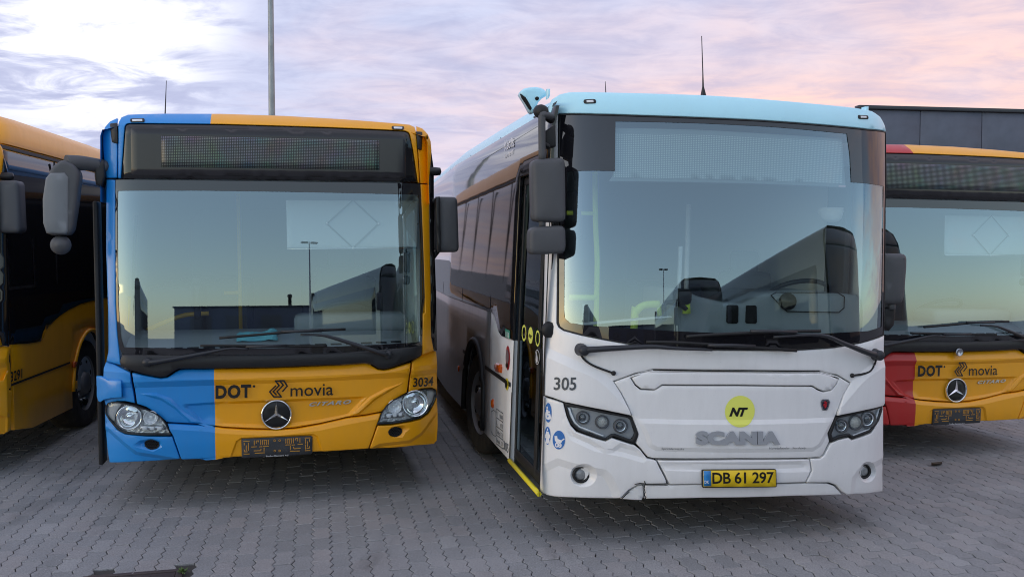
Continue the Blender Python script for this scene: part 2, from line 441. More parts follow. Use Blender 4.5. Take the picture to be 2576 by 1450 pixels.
def bez(pts, n=6):
    """smooth path through points (Catmull-Rom)"""
    P = [Vector(p) for p in pts]; P = [P[0] * 2 - P[1]] + P + [P[-1] * 2 - P[-2]]; q = []
    for i in range(1, len(P) - 2):
        for j in range(n):
            t = j / n; a, b, c, d = P[i - 1:i + 3]
            q.append(.5 * ((2 * b) + (c - a) * t + (2 * a - 5 * b + 4 * c - d) * t * t + (3 * b - a - 3 * c + d) * t ** 3))
    q.append(P[-2]); return q

_font = {}
def text_geo(s, bold=0.0, extrude=0.0, shear=0.0, space=1.0):
    cu = bpy.data.curves.new('txt', 'FONT'); cu.body = s; cu.offset = bold; cu.extrude = extrude; cu.shear = shear; cu.resolution_u = 3; cu.space_character = space
    o = bpy.data.objects.new('txt', cu); COL.objects.link(o)
    dg = bpy.context.evaluated_depsgraph_get(); me = bpy.data.meshes.new_from_object(o.evaluated_get(dg))
    vs = [v.co.copy() for v in me.vertices]; fs = [tuple(p.vertices) for p in me.polygons]
    bpy.data.objects.remove(o); bpy.data.curves.remove(cu); bpy.data.meshes.remove(me)
    return vs, fs
def lettering(name, s, mp, A, B, C, m, parent, off=.003, bold=.012, extrude=0.0, shear=0.0, space=1.0, ref='H', flip=False, depth=0.0):
    """writing on a surface: baseline from A to B, cap top of the first letter at C, all in (u, v)"""
    vs, fs = text_geo(s, bold, extrude, shear, space)
    x0 = min(v.x for v in vs); x1 = max(v.x for v in vs)
    if ref is None: y0, y1 = min(v.y for v in vs), max(v.y for v in vs)
    else:
        r, _ = text_geo(ref, bold, 0); y0, y1 = min(v.y for v in r), max(v.y for v in r)
    A, B, C = Vector(A), Vector(B), Vector(C); up = C - A
    me = bpy.data.meshes.new(name)
    out = []
    for v in vs:
        q = A + (B - A) * ((v.x - x0) / (x1 - x0)) + up * ((v.y - y0) / (y1 - y0))
        k = (v.z / extrude + 1) / 2 if extrude else 0
        out.append(mp(q.x, q.y, off + k * depth))
    if flip: fs = [f[::-1] for f in fs]
    me.from_pydata(out, [], fs); me.update()
    return obj(name, me, m, parent)

class Vehicle:
    def __init__(s, name, label, cat, group, X, Y, yaw, roll, front, left=None, right=None):
        s.e = empty(name, label, cat, group, (X, Y, 0), (0, R(roll), R(yaw)))
        s.M = Matrix.Translation((X, Y, 0)) @ Matrix.Rotation(R(yaw), 4, 'Z') @ Matrix.Rotation(R(roll), 4, 'Y'); s.Mi = s.M.inverted()
        s.front, s.xl, s.xr = front, left, right
    def _solve(s, px, py, g, t0=2.0, t1=24.0):
        o = s.Mi @ EYE; d = s.Mi.to_3x3() @ ray(px, py); n = 160; best = (1e9, t0); pg = None
        for i in range(n + 1):
            t = t0 + (t1 - t0) * i / n; v = g(o + d * t)
            if abs(v) < best[0]: best = (abs(v), t)
            if v <= 0 and pg is not None:
                a, b = t - (t1 - t0) / n, t
                for _ in range(30):
                    c = (a + b) / 2
                    if g(o + d * c) > 0: a = c
                    else: b = c
                return o + d * a
            if v > 0: pg = v
        return o + d * best[1]
    def fp(s, pts):
        r = []
        for px, py in pts:
            o = s.Mi @ EYE; d = s.Mi.to_3x3() @ ray(px, py); tc = -o.y / d.y
            q = s._solve(px, py, lambda p: s.front(p.x, p.z) - p.y, tc - .8, tc + 1.2); r.append((q.x, q.z))
        return r
    def lp(s, pts): return [(q.y, q.z) for q in (s._solve(px, py, lambda p: s.xl(p.y, p.z) * 1.0 - p.x) for px, py in pts)]
    def rp(s, pts): return [(q.y, q.z) for q in (s._solve(px, py, lambda p: p.x - s.xr(p.y, p.z)) for px, py in pts)]
    def at(s, pts, y):
        """points on the upright plane y of the vehicle"""
        r = []
        for px, py in pts:
            o = s.Mi @ EYE; d = s.Mi.to_3x3() @ ray(px, py); t = (y - o.y) / d.y; q = o + d * t; r.append((q.x, q.z))
        return r
    def mf(s, base=None):
        f = base or s.front
        return lambda u, v, o: Vector((u, f(u, v) - o, v))
    def ml(s): return lambda u, v, o: Vector((s.xl(u, v) - o, u, v))
    def mr(s): return lambda u, v, o: Vector((s.xr(u, v) + o, u, v))
def plane_y(y): return lambda u, v, o: Vector((u, y - o, v))
def plane_x(x, sg=1): return lambda u, v, o: Vector((x + o * sg, u, v))
def ell(cx, cy, rx, ry, n=20, rot=0.0):
    return [(cx + rx * math.cos(a) * math.cos(rot) - ry * math.sin(a) * math.sin(rot), cy + rx * math.cos(a) * math.sin(rot) + ry * math.sin(a) * math.cos(rot)) for a in (2 * math.pi * i / n for i in range(n))]
def sstep(x): x = max(0, min(1, x)); return x * x * (3 - 2 * x)
def pocket(poly, depth, width):
    us = [p[0] for p in poly]; vs = [p[1] for p in poly]; bb = (min(us), max(us), min(vs), max(vs))
    def f(x, z):
        if x < bb[0] or x > bb[1] or z < bb[2] or z > bb[3] or not inside((x, z), poly): return 0.0
        return depth * min(1.0, dist_poly((x, z), poly) / width)
    ccw = poly if area2(poly) > 0 else poly[::-1]
    f.lines = [ccw, inset(ccw, width)]
    return f

# ------------------------------------------------------------------ ground
PAVE_YAW = R(11.4); PW, PL = 0.118, 0.245
def stone_mat():
    m = bpy.data.materials.new('paving_concrete'); m.use_nodes = True; N = m.node_tree.nodes; L = m.node_tree.links; b = N['Principled BSDF']
    tc = N.new('ShaderNodeNewGeometry'); oi = N.new('ShaderNodeObjectInfo')
    ad = N.new('ShaderNodeMath'); ad.operation = 'ADD'; L.new(tc.outputs['Random Per Island'], ad.inputs[0]); L.new(oi.outputs['Random'], ad.inputs[1])
    fr = N.new('ShaderNodeMath'); fr.operation = 'FRACT'; L.new(ad.outputs[0], fr.inputs[0])
    ramp = N.new('ShaderNodeValToRGB'); L.new(fr.outputs[0], ramp.inputs[0]); e = ramp.color_ramp.elements
    e[0].position = 0; e[0].color = (.240, .245, .250, 1); e[1].position = 1; e[1].color = (.308, .313, .318, 1)
    x = e.new(.5); x.color = (.276, .279, .285, 1); x = e.new(.93); x.color = (.305, .295, .295, 1)
    n = N.new('ShaderNodeTexNoise'); L.new(tc.outputs['Position'], n.inputs['Vector']); n.inputs['Scale'].default_value = 95; n.inputs['Detail'].default_value = 6; n.inputs['Roughness'].default_value = .75
    r = N.new('ShaderNodeMapRange'); L.new(n.outputs[0], r.inputs[0]); r.inputs[1].default_value = .3; r.inputs[2].default_value = .7; r.inputs[3].default_value = .62; r.inputs[4].default_value = 1.38
    n2 = N.new('ShaderNodeTexNoise'); L.new(tc.outputs['Position'], n2.inputs['Vector']); n2.inputs['Scale'].default_value = .8; n2.inputs['Detail'].default_value = 6; n2.inputs['Roughness'].default_value = .65
    r2 = N.new('ShaderNodeMapRange'); L.new(n2.outputs[0], r2.inputs[0]); r2.inputs[1].default_value = .3; r2.inputs[2].default_value = .7; r2.inputs[3].default_value = .84; r2.inputs[4].default_value = 1.13
    vo = N.new('ShaderNodeTexVoronoi'); L.new(tc.outputs['Position'], vo.inputs['Vector']); vo.inputs['Scale'].default_value = 34
    r3 = N.new('ShaderNodeMapRange'); L.new(vo.outputs['Distance'], r3.inputs[0]); r3.inputs[1].default_value = .08; r3.inputs[2].default_value = .14; r3.inputs[3].default_value = 1.5; r3.inputs[4].default_value = 1
    k = N.new('ShaderNodeMath'); k.operation = 'MULTIPLY'; L.new(r.outputs[0], k.inputs[0]); L.new(r2.outputs[0], k.inputs[1])
    k2 = N.new('ShaderNodeMath'); k2.operation = 'MULTIPLY'; L.new(k.outputs[0], k2.inputs[0]); L.new(r3.outputs[0], k2.inputs[1])
    mpp = N.new('ShaderNodeMapping'); mpp.inputs['Rotation'].default_value = (0, 0, -PAVE_YAW); mpp.inputs['Scale'].default_value = (2.6, .55, 1); L.new(tc.outputs['Position'], mpp.inputs[0])
    ns = N.new('ShaderNodeTexNoise'); L.new(mpp.outputs[0], ns.inputs['Vector']); ns.inputs['Scale'].default_value = 1.0; ns.inputs['Detail'].default_value = 5; ns.inputs['Roughness'].default_value = .6
    rs = N.new('ShaderNodeMapRange'); rs.interpolation_type = 'SMOOTHSTEP'; L.new(ns.outputs[0], rs.inputs[0]); rs.inputs[1].default_value = .54; rs.inputs[2].default_value = .74; rs.inputs[3].default_value = 1; rs.inputs[4].default_value = .72
    k3 = N.new('ShaderNodeMath'); k3.operation = 'MULTIPLY'; L.new(k2.outputs[0], k3.inputs[0]); L.new(rs.outputs[0], k3.inputs[1]); k2 = k3
    h = N.new('ShaderNodeHueSaturation'); L.new(ramp.outputs[0], h.inputs['Color']); L.new(k2.outputs[0], h.inputs['Value']); L.new(h.outputs[0], b.inputs['Base Color'])
    b.inputs['Roughness'].default_value = .78; b.inputs['Specular IOR Level'].default_value = .35
    bp = N.new('ShaderNodeBump'); bp.inputs['Strength'].default_value = .5; bp.inputs['Distance'].default_value = .004; L.new(n.outputs[0], bp.inputs['Height']); L.new(bp.outputs[0], b.inputs['Normal'])
    return m
STONE = stone_mat()
JOINT = mat('joint_sand', (.050, .047, .043, 1), .95, bump=.6, bump_scale=90, var=.25)
def far_ground_mat():
    m = bpy.data.materials.new('yard_surface'); m.use_nodes = True; N = m.node_tree.nodes; L = m.node_tree.links; b = N['Principled BSDF']
    g = N.new('ShaderNodeNewGeometry'); n = N.new('ShaderNodeTexNoise'); L.new(g.outputs['Position'], n.inputs['Vector']); n.inputs['Scale'].default_value = .7; n.inputs['Detail'].default_value = 8
    r = N.new('ShaderNodeValToRGB'); L.new(n.outputs[0], r.inputs[0]); r.color_ramp.elements[0].color = (.215, .22, .225, 1); r.color_ramp.elements[1].color = (.278, .282, .288, 1)
    L.new(r.outputs[0], b.inputs['Base Color']); b.inputs['Roughness'].default_value = .85; return m
ROTP = Matrix.Rotation(PAVE_YAW, 3, 'Z')
X0, X1, Y0, Y1 = -13.5, 15.5, 3.6, 26.0
def rect(a, b, c, d, z): return [(a, c, z), (b, c, z), (b, d, z), (a, d, z)]
g = MB()
for q in (rect(-400, 400, -400, Y0 + 1.2, -.001), rect(-400, 400, Y1 - 2.2, 600, -.001), rect(-400, X0 + 2.4, Y0 + 1.2, Y1 - 2.2, -.001), rect(X1 - 2.4, 400, Y0 + 1.2, Y1 - 2.2, -.001)): g.quad(q)
GROUND = g.build('ground', far_ground_mat()); GROUND['kind'] = 'structure'
JB = MB().quad(rect(X0 + 2.4, X1 - 2.4, Y0 + 1.2, Y1 - 2.2, -.0115)).build('joint_bed', JOINT, GROUND)
Y0 += 1.2; Y1 -= 2.2; X0 += 2.4; X1 -= 2.4
MAN = []                      # the frame of the manhole cover, filled in below
def stone_outline(jit):
    a = .0105; gp = .0022; h = PW / 2; l = PL / 2; o = []
    zz = [(-1, -a), (-.5, a), (0, -a), (.5, a), (1, -a)]
    e = lambda t: jit * math.sin(t * 9 + jit * 900)
    o += [(h - gp + d + e(t), t * (l - gp)) for t, d in zz]
    o += [(.018, l - gp + .004), (-.02, l - gp - .004)]
    o += [(-h + gp + d + e(t + 2), t * (l - gp)) for t, d in zz[::-1]]
    o += [(-.02, -l + gp - .004), (.018, -l + gp + .004)]
    return o
def stone_geo(bm, M, variant, dz, tilt):
    o = stone_outline((variant - 1.5) * .0007); 
    if area2(o) < 0: o = o[::-1]
    q = inset(o, .0035)
    T = lambda p, z: M @ Vector((p[0], p[1], z + dz + p[0] * tilt[0] + p[1] * tilt[1]))
    top = [bm.verts.new(T(p, 0)) for p in q]; rim = [bm.verts.new(T(p, -.003)) for p in o]; low = [bm.verts.new(T(p, -.016)) for p in o]
    bm.faces.new(top)
    n = len(o)
    for i in range(n):
        j = (i + 1) % n; bm.faces.new((rim[i], rim[j], top[j], top[i])); bm.faces.new((low[i], low[j], rim[j], rim[i]))
def lay_paving(man):
    cand = []
    iR = ROTP.transposed(); cs = [iR @ Vector((x, y, 0)) for x in (X0, X1) for y in (Y0, Y1)]
    i0, i1 = int(min(c.x for c in cs) / PW) - 1, int(max(c.x for c in cs) / PW) + 1; j0, j1 = int(min(c.y for c in cs) / PL) - 1, int(max(c.y for c in cs) / PL) + 1
    rr = random.Random(3)
    for i in range(i0, i1):
        ph = rr.choice((0, .5)) if rr.random() < .12 else (.5 if i % 2 else 0)
        for j in range(j0, j1):
            c = ROTP @ Vector((i * PW, (j + ph) * PL, 0))
            if not (X0 + .05 < c.x < X1 - .05 and Y0 + .05 < c.y < Y1 - .05): continue
            if inside((c.x, c.y), man): continue
            cand.append(c)
    def seen(c):
        d = c - EYE; f = d.dot(FWD); px = d.x / f * FOC; py = d.dot(UPV) / f * FOC
        return abs(px) < .51 and py > -.29
    near = sorted([c for c in cand if seen(c)], key=lambda c: (c - EYE).length)[:300]
    ns = set(id(c) for c in near); proto = []
    for k in range(4):
        bm = bmesh.new(); stone_geo(bm, Matrix(), k, 0, (0, 0)); me = bpy.data.meshes.new('paving_stone'); bm.to_mesh(me); bm.free(); me.materials.append(STONE); proto.append(me)
    for c in near:
        o = obj('paving_stone', proto[rr.randrange(4)], None, GROUND)
        o.location = (c.x + rr.uniform(-.001, .001), c.y + rr.uniform(-.0012, .0012), rr.uniform(-.0025, .0015)); o.rotation_euler = (rr.uniform(-.012, .012), rr.uniform(-.02, .02), PAVE_YAW + rr.uniform(-.008, .008) + rr.choice((0, math.pi)) * 0)
    bm = bmesh.new()
    for c in cand:
        if id(c) in ns: continue
        stone_geo(bm, Matrix.Translation(c) @ Matrix.Rotation(PAVE_YAW + rr.uniform(-.008, .008), 4, 'Z'), rr.randrange(4), rr.uniform(-.0025, .0015), (rr.uniform(-.02, .02), rr.uniform(-.012, .012)))
    me = bpy.data.meshes.new('paving_field'); bm.to_mesh(me); bm.free()
    o = obj('paving_field', me, STONE, GROUND); o['kind'] = 'stuff'
def groundpt(px, py, z=0.0):
    d = ray(px, py); t = (z - EYE.z) / d.z; return EYE + d * t
# square cast iron cover, cut by the lower edge of the picture
ca, cb = groundpt(312, 2157), groundpt(690, 2128)
ax = (cb - ca).normalized(); ay = Vector((ax.y, -ax.x, 0)); side = (cb - ca).length
man_c = (ca + cb) / 2 + ay * side / 2
man_poly = [tuple((man_c + ax * (sx * side / 2 + sx * .03) + ay * (sy * side / 2 + sy * .03)).xy) for sx, sy in ((-1, -1), (1, -1), (1, 1), (-1, 1))]
lay_paving(man_poly)
IRON = mat('rusty_cast_iron', (.075, .056, .056, 1), .6, .3, dirt=.3, bump=.4, bump_scale=60)
mh = empty('manhole_cover', 'brown cast iron square drain cover set flush in the grey paving', 'manhole cover', None, tuple(man_c), (0, 0, math.atan2(ax.y, ax.x)))
b = MB(); h = side / 2
for c, s_ in (((0, h - .02, -.01), (side, .04, .02)), ((0, -h + .02, -.01), (side, .04, .02)), ((h - .02, 0, -.0105), (.04, side - .08, .02)), ((-h + .02, 0, -.0105), (.04, side - .08, .02))): b.box(c, s_, .003)
b.build('frame', IRON, mh)
b = MB(); b.box((0, 0, -.016), (side - .09, side - .09, .02), .002); b.build('infill_plate', IRON, mh)
b = MB(); b.lathe([(0, -.002), (h * .78, -.002), (h * .80, -.006), (h * .80, -.02)], (0, 0, 0), (0, 0, 1), 48); b.build('lid', IRON, mh)
b = MB()
for k in (.3, .5, .68): b.lathe([(h * k - .006, -.002), (h * k - .004, .002), (h * k + .004, .002), (h * k + .006, -.002)], (0, 0, 0), (0, 0, 1), 40)
for k in range(12):
    a = k * math.pi / 6; b.box((math.cos(a) * h * .58, math.sin(a) * h * .58, -.0005), (h * .3, .008, .005), 0, Matrix.Rotation(a, 3, 'Z'))
b.build('raised_ribs', IRON, mh)
# weed at the corner of the cover
wp = groundpt(684, 2146); wd = empty('weed', 'small green weed sprouting beside the corner of the drain cover', 'weed', None, (wp.x, wp.y, 0))
GREEN = mat('weed_leaf', (.085, .15, .03, 1), .6, var=.2)
b = MB()
rw = random.Random(5)
for k in range(34):
    a = rw.uniform(0, 6.28); l = rw.uniform(.012, .035); h_ = rw.uniform(.004, .03); c = Vector((rw.uniform(-.02, .02), rw.uniform(-.015, .015), .001)); t = c + Vector((math.cos(a) * l, math.sin(a) * l, h_)); s_ = Vector((-math.sin(a), math.cos(a), 0)) * .005; md = (c + t) / 2 + Vector((0, 0, .006))
    b.quad([c, md - s_, t, md + s_])
b.build('leaves', GREEN, wd, fix=False)
# dry leaf
lp_ = groundpt(3200 + 1455 / 4.648, 1650 + 440 / 4.648)
b = MB(); rings = []
for i in range(7):
    t = i / 6 - .5; w = .026 * math.sqrt(max(0, 1 - (2 * t) ** 2)) + .002; rings.append([(t * .13 * math.cos(.4) - s_ * w * math.sin(.4), t * .13 * math.sin(.4) + s_ * w * math.cos(.4), .004 + abs(s_) * .022 + .02 * t * t) for s_ in (-1, -.5, 0, .5, 1)])
b.loft(rings, close=False); lf = b.build('dry_leaf', mat('dead_leaf', (.07, .05, .035, 1), .7), None, fix=False); lf.location = (lp_.x, lp_.y, 0); tag(lf, 'curled brown dead leaf lying alone on the paving', 'leaf')

# ------------------------------------------------------------------ depot building beyond the buses, on the right
CLAD = mat('dark_grey_cladding', (.085, .10, .14, 1), .55, var=.12, bump=.15, bump_scale=120)
CAP = mat('roof_edge_metal', (.045, .05, .06, 1), .35, .5)
def wall_pt(px, py, y):
    d = ray(px / .6708, py / .6708); t = y / d.y; return EYE + d * t
BY = 34.0
bl = wall_pt(2163, 267, BY); yawb = R(9.0)
bd = empty('depot_building', 'dark grey flat-roofed depot building of wide cladding panels behind the red and yellow bus', 'building', None, (bl.x, bl.y, 0), (0, 0, yawb))
bh = bl.z
MB().box((17.5, 6.06, bh / 2 - .2), (34.9, 12, bh - .4)).build('core', VOID, bd)
pw = 2.42
bj = wall_pt(2312, 300, BY + .4)
off0 = (bj.x - bl.x) / math.cos(yawb)
x = off0 - math.ceil(off0 / pw) * pw
pan = {}
rows = [(bh - 2.6, bh - .12), (bh - 5.2, bh - 2.62), (0.02, bh - 5.22)]
while x < 35:
    a, c = max(x, 0), min(x + pw, 35)
    for z0, z1 in rows:
        if c - a < .1: continue
        key = (round(c - a, 3), round(z1 - z0, 3))
        if key not in pan:
            q = MB(); q.box((0, 0, 0), (c - a - .028, .1, z1 - z0 - .02), .008, None, 1); o = q.build('panel', CLAD, bd); pan[key] = o.data
        else: o = obj('panel', pan[key], None, bd)
        o.location = ((a + c) / 2, 0, (z0 + z1) / 2)
    x += pw
MB().box((17.5, 0.02, bh - .045), (35.2, .34, .13), .012).build('parapet_cap', CAP, bd)
b = MB(); b.box((-.03, 6.1, bh / 2), (.08, 12.1, bh - .15)); b.build('end_wall', CLAD, bd)

# ------------------------------------------------------------------ tall pole
GALV = mat('galvanised_steel', (.30, .33, .35, 1), .45, .55, var=.2, dirt=.3)
py_ = 27.0
pb = wall_pt(685, 400, py_)
pl = empty('lamp_post', 'tall galvanised steel lamp post rising behind the blue and yellow bus', 'lamp post', None, (pb.x, pb.y, 0))
MB().lathe([(.13, 0), (.13, 1.2), (.118, 1.25), (.098, 4), (.082, 8), (.062, 14), (.0, 14.02)], (0, 0, 0), (0, 0, 1), 20).build('mast', GALV, pl)
MB().lathe([(0, .03), (.22, .03), (.22, 0)], (0, 0, 0), (0, 0, 1), 16).build('base_plate', GALV, pl)
MB().box((0, 0, 13.9), (1.5, .07, .07), .01).build('bracket', GALV, pl)
for sx in (-1, 1): MB().box((sx * .75, -.1, 13.9), (.45, .7, .12), .04).build('lamp_head', GREYP, pl)
MB().box((0, -.128, .75), (.10, .02, .42), .01).build('hatch', GALV, pl)

# ------------------------------------------------------------------ city buses: frames and shapes
def c_profile(z):
    q = max(0, z - 1.05); q2 = min(q, 1.40)
    r = .034 * q2 + .020 * q2 * q2
    if z > 2.45: r += .005 * (z - 2.45)
    if z > 2.84: r += .35 * (z - 2.84) + 6.5 * (z - 2.84) ** 2
    if z < .5: r += .10 * (.5 - z)
    return r
def c_plan(x):
    a = abs(x); q = max(0, a - .88) / .385
    r = .032 * x * x + .15 * q ** 2.6
    if a > 1.28: r += (a - 1.28) * 6
    return r
def c_front0(x, z): return c_plan(x) + c_profile(z)
C_HW = 1.238
def c_side(z): return C_HW - .02 * max(0, z - 1.2) - 1.6 * max(0, z - 2.78) ** 2
V1 = Vehicle('city_bus', 'blue and yellow city bus 3034 with clear headlights, beside the white bus', 'bus', 'buses parked side by side in the yard', -1.79, 7.15, 13.3, -.3, c_front0, lambda y, z: -c_side(z), lambda y, z: c_side(z))
V0 = Vehicle('city_bus', 'all yellow city bus 3291 showing its long side, cut off by the picture edge', 'bus', 'buses parked side by side in the yard', -5.545, 7.72, 7.0, 0, c_front0, lambda y, z: -c_side(z), lambda y, z: c_side(z))
V3 = Vehicle('city_bus', 'red and yellow city bus half hidden behind the white bus, before the dark building', 'bus', 'buses parked side by side in the yard', 4.12, 8.80, 14.0, .4, c_front0, lambda y, z: -c_side(z), lambda y, z: c_side(z))

V3.e.location.z = -.06
def onsurf(pts, mp, off): return [mp(u, v, off) for u, v in pts]
def strokes(name, lines, w, mp, off, m, parent, flip=False):
    """flat painted strokes following polylines in (u, v)"""
    b = MB()
    for ln in lines:
        for a, c in zip(ln[:-1], ln[1:]):
            A, C = Vector(a), Vector(c); d = (C - A)
            if d.length < 1e-6: continue
            d.normalize(); n = Vector((-d.y, d.x)) * (w / 2); A -= d * w * .35; C += d * w * .35
            q = [A - n, C - n, C + n, A + n]
            if flip: q = q[::-1]
            b.quad([mp(p.x, p.y, off) for p in q])
    return b.build(name, m, parent, fix=False)

def wheel(parent, x, y, z, sx, r=.48, turn=0.0, name='wheel'):
    t = MB(); w = .29
    t.lathe([(r * .62, 0), (r * .70, -.012), (r * .86, -.02), (r * .96, -.005), (r, .04), (r, w - .04), (r * .95, w), (r * .6, w)], (0, 0, 0), (-sx, 0, 0), 40)
    o = t.build(name, RUBBER, parent, fix=True); o.location = (x, y, z); o.rotation_euler = (0, 0, turn)
    d = MB(); d.lathe([(r * .62, .0), (r * .60, .02), (r * .56, .05), (r * .50, .065), (r * .30, .06), (r * .27, .03), (r * .24, -.01), (r * .2, -.025), (0, -.025)], (0, 0, 0), (-sx, 0, 0), 40)
    d.build('rim', RIM, o)
    nb = MB()
    for k in range(10):
        a = k * math.pi / 5; nb.lathe([(.018, .06), (.018, .03), (.013, .022), (0, .022)], (0, math.cos(a) * r * .385, math.sin(a) * r * .385), (-sx, 0, 0), 6)
    nb.build('wheel_nuts', STEEL, o)['kind'] = 'stuff'
    ho = MB()
    for k in range(8):
        a = (k + .5) * math.pi / 4; ho.box((sx * -.045, math.cos(a) * r * .5, math.sin(a) * r * .5), (.05, .05, .075), .01, Matrix.Rotation(a, 3, 'X'))
    ho.build('rim_vents', VOID, o)['kind'] = 'stuff'
    return o

CP = mat('bus_paint_blue_yellow', YEL, .34, coat=.3, coat_rough=.1, dirt=.07, var=.03, split=(BLUE, -.43, 0.0))
CPY = mat('bus_paint_yellow', YEL, .36, coat=.3, coat_rough=.12, dirt=.10, var=.03)
CPR = mat('bus_paint_red_yellow', YEL, .36, coat=.3, coat_rough=.12, dirt=.08, var=.03, split=(RED, -.43, 0.0))

def wide(ln, up):
    """close a line into a large area above (or below) it, its ends carried far out sideways"""
    a, b = (ln[0], ln[-1]); s_ = 1 if b[0] > a[0] else -1
    return [(a[0] - s_ * .6, a[1])] + ln + [(b[0] + s_ * .6, b[1]), (b[0] + s_ * .6, b[1] + up), (a[0] - s_ * .6, a[1] + up)]
def build_citaro():
    v = V1; e = v.e; F0 = v.mf(c_front0)
    PK = []
    def pk(pts, d, w): PK.append(pocket(v.fp(pts), d, w))
    pk(cB([(1225, 937), (1545, 914)]) + cD([(230, 794), (860, 770), (1405, 750), (1250, 922), (1000, 972), (640, 1018), (200, 1004), (0, 978)]) + cB([(1440, 1076), (1362, 1062)]), .022, .022)
    pk(cB([(935, 862), (1060, 858), (1160, 892), (1245, 985), (1375, 1066), (1290, 1066), (1180, 965), (1090, 908)]), -.016, .018)
    pk(cD([(1720, 628), (1560, 678), (1425, 750), (1245, 920), (1335, 903), (1470, 782), (1570, 722)]), -.016, .018)
    ln = v.fp(cB([(880, 716), (1000, 752), (1110, 772), (1230, 764), (1540, 764)]) + cD([(230, 612), (600, 612), (1100, 592), (1450, 562), (1600, 545), (1790, 500)]))
    PK.append(pocket(wide(ln, .5), .06, .12))
    ln = v.fp(cB([(1100, 1100), (1360, 1116), (1540, 1143)]) + cD([(0, 1036), (200, 1060), (640, 1078), (1000, 1034), (1240, 982), (1400, 952), (1540, 928)]))
    PK.append(pocket(wide(ln, .35), .024, .045))
    pk(cD([(250, 1400), (255, 1240), (300, 1120), (345, 1092), (950, 1060), (985, 1078), (1028, 1212), (1040, 1400)]), .016, .014)
    pk(cB([(895, 1215), (950, 1178), (1030, 1165), (1095, 1185), (1100, 1225), (1040, 1255), (960, 1235)]), .03, .03)
    pk(cB([(728, 1085), (800, 1150), (930, 1255), (1060, 1275), (1240, 1305), (1240, 1400), (690, 1400), (690, 1085)]), .025, .03)
    pk(cD([(1570, 1045), (1600, 1003), (1690, 988), (1770, 1010), (1720, 1050), (1695, 1090), (1600, 1095)]), .03, .03)
    pk(cD([(1998, 860), (1850, 1050), (1760, 1110), (1500, 1142), (1400, 1195), (1400, 1350), (2150, 1350), (2150, 860)]), .025, .03)
    def F1(x, z):
        r = c_front0(x, z)
        for p in PK: r += p(x, z)
        return r
    FR = lambda u, w, o: Vector((u, F1(u, w) - o, w))
    P = lambda name, pts, m, parent=e, **k: patch(name, k.pop('mp', F0), v.fp(pts), m, parent, **k)
    # --- body shell behind the skins
    zb = .30
    def ring(y, dz, hw=0.0):
        pr = [(c_side(2.3) - hw, 2.3), (c_side(2.6) - hw, 2.6), (c_side(2.78) - hw, 2.78), (c_side(2.87) - hw, 2.87 + dz * .4), (1.165 - hw, 2.94 + dz), (1.0, 2.99 + dz), (.5, 3.02 + dz), (0, 3.03 + dz)]
        return [(x, y, z) for x, z in pr] + [(-x, y, z) for x, z in pr[-2::-1]]
    b = MB(); b.loft([ring(.16, -.11), ring(.3, -.07), ring(.8, -.005), ring(4, 0), ring(8, 0), ring(11.9, 0)], close=False); b.build('roof', CP, e)
    b = MB(); b.quad([(-1.2, 11.9, .3), (1.2, 11.9, .3), (1.2, 11.9, 2.97), (-1.2, 11.9, 2.97)]); b.build('rear_panel', CP, e)
    b = MB(); b.box((0, 6.4, .44), (2.3, 10.6, .08)); b.build('underbody', VOID, e)
    b = MB(); b.box((0, .75, .50), (1.8, .4, .16), .02); b.build('front_valance', VOID, e)
    ax = V0.rp(cB([(612, 770)]))[0]; ay = ax[0] + .02; rz = .48
    def arch(yc, r, n=14): return [(yc - r * math.cos(math.pi * k / n) if True else 0, .47 + r * math.sin(math.pi * k / n)) for k in range(n + 1)]
    AR = .60
    side = [(.46, zb + .06), (.9, zb), (ay - AR, zb)] + arch(ay, AR) + [(ay + AR, zb), (8.3 - AR, zb)] + arch(8.3, AR) + [(8.3 + AR, zb), (11.9, zb + .06), (11.9, 2.32), (.46, 2.32)]
    patch('side_panel', v.mr(), side, CP, e, th=.03, bevel=.004, step=.3)
    patch('side_panel', v.ml(), side, CP, e, th=.03, bevel=.004, step=.3, flip=True)
    for yc in (ay, 8.3):
        for sx in (1, -1):
            b = MB(); n = 12
            ins = [(sx * 1.205, yc - AR * math.cos(math.pi * k / n), .47 + AR * math.sin(math.pi * k / n)) for k in range(n + 1)]
            inn = [(sx * .72, p[1], p[2]) for p in ins]
            b.loft([ins, inn], close=False); b.bm.faces.new([b.bm.verts.new(p) for p in inn + [(sx * .72, yc + AR, .3), (sx * .72, yc - AR, .3)]]); b.build('wheel_well', VOID, e, fix=False)
            b = MB(); b.tube([(sx * (c_side(1) + .004), yc - (AR - .01) * math.cos(math.pi * k / 20), .47 + (AR - .01) * math.sin(math.pi * k / 20)) for k in range(21)], .022, 6); b.build('arch_lip', CP, e)
            wheel(e, sx * 1.19, yc, .48, sx)
    # side windows (measured along bus 3291)
    top = [(q[0], q[1]) for q in V0.rp(cA([(30, 222), (690, 470)]))]; zt = (top[0][1] + top[1][1]) / 2
    bot = V0.rp(cB([(70, 527), (180, 521), (250, 511), (272, 505), (288, 490), (300, 460), (312, 428), (326, 405), (360, 372), (400, 335), (470, 288), (550, 250), (610, 233), (648, 226)]))
    zl = bot[-1][1]
    zt = 2.80
    wb = [(.40, bot[0][1])] + bot[1:] + [(bot[-1][0] + .4, zl + .01), (11.6, zl + .01), (11.6, zt), (.40, zt)]
    patch('side_window', v.mr(), wb, GLASSD, e, off=.006, th=.01, bevel=.002, step=.12)
    patch('side_window', v.ml(), [(.9, .6), (2.2, .6), (2.2, 1.1), (11.6, 1.1), (11.6, zt), (.9, zt)], GLASSD, e, off=.006, th=.01, bevel=.002, step=.3, flip=True)
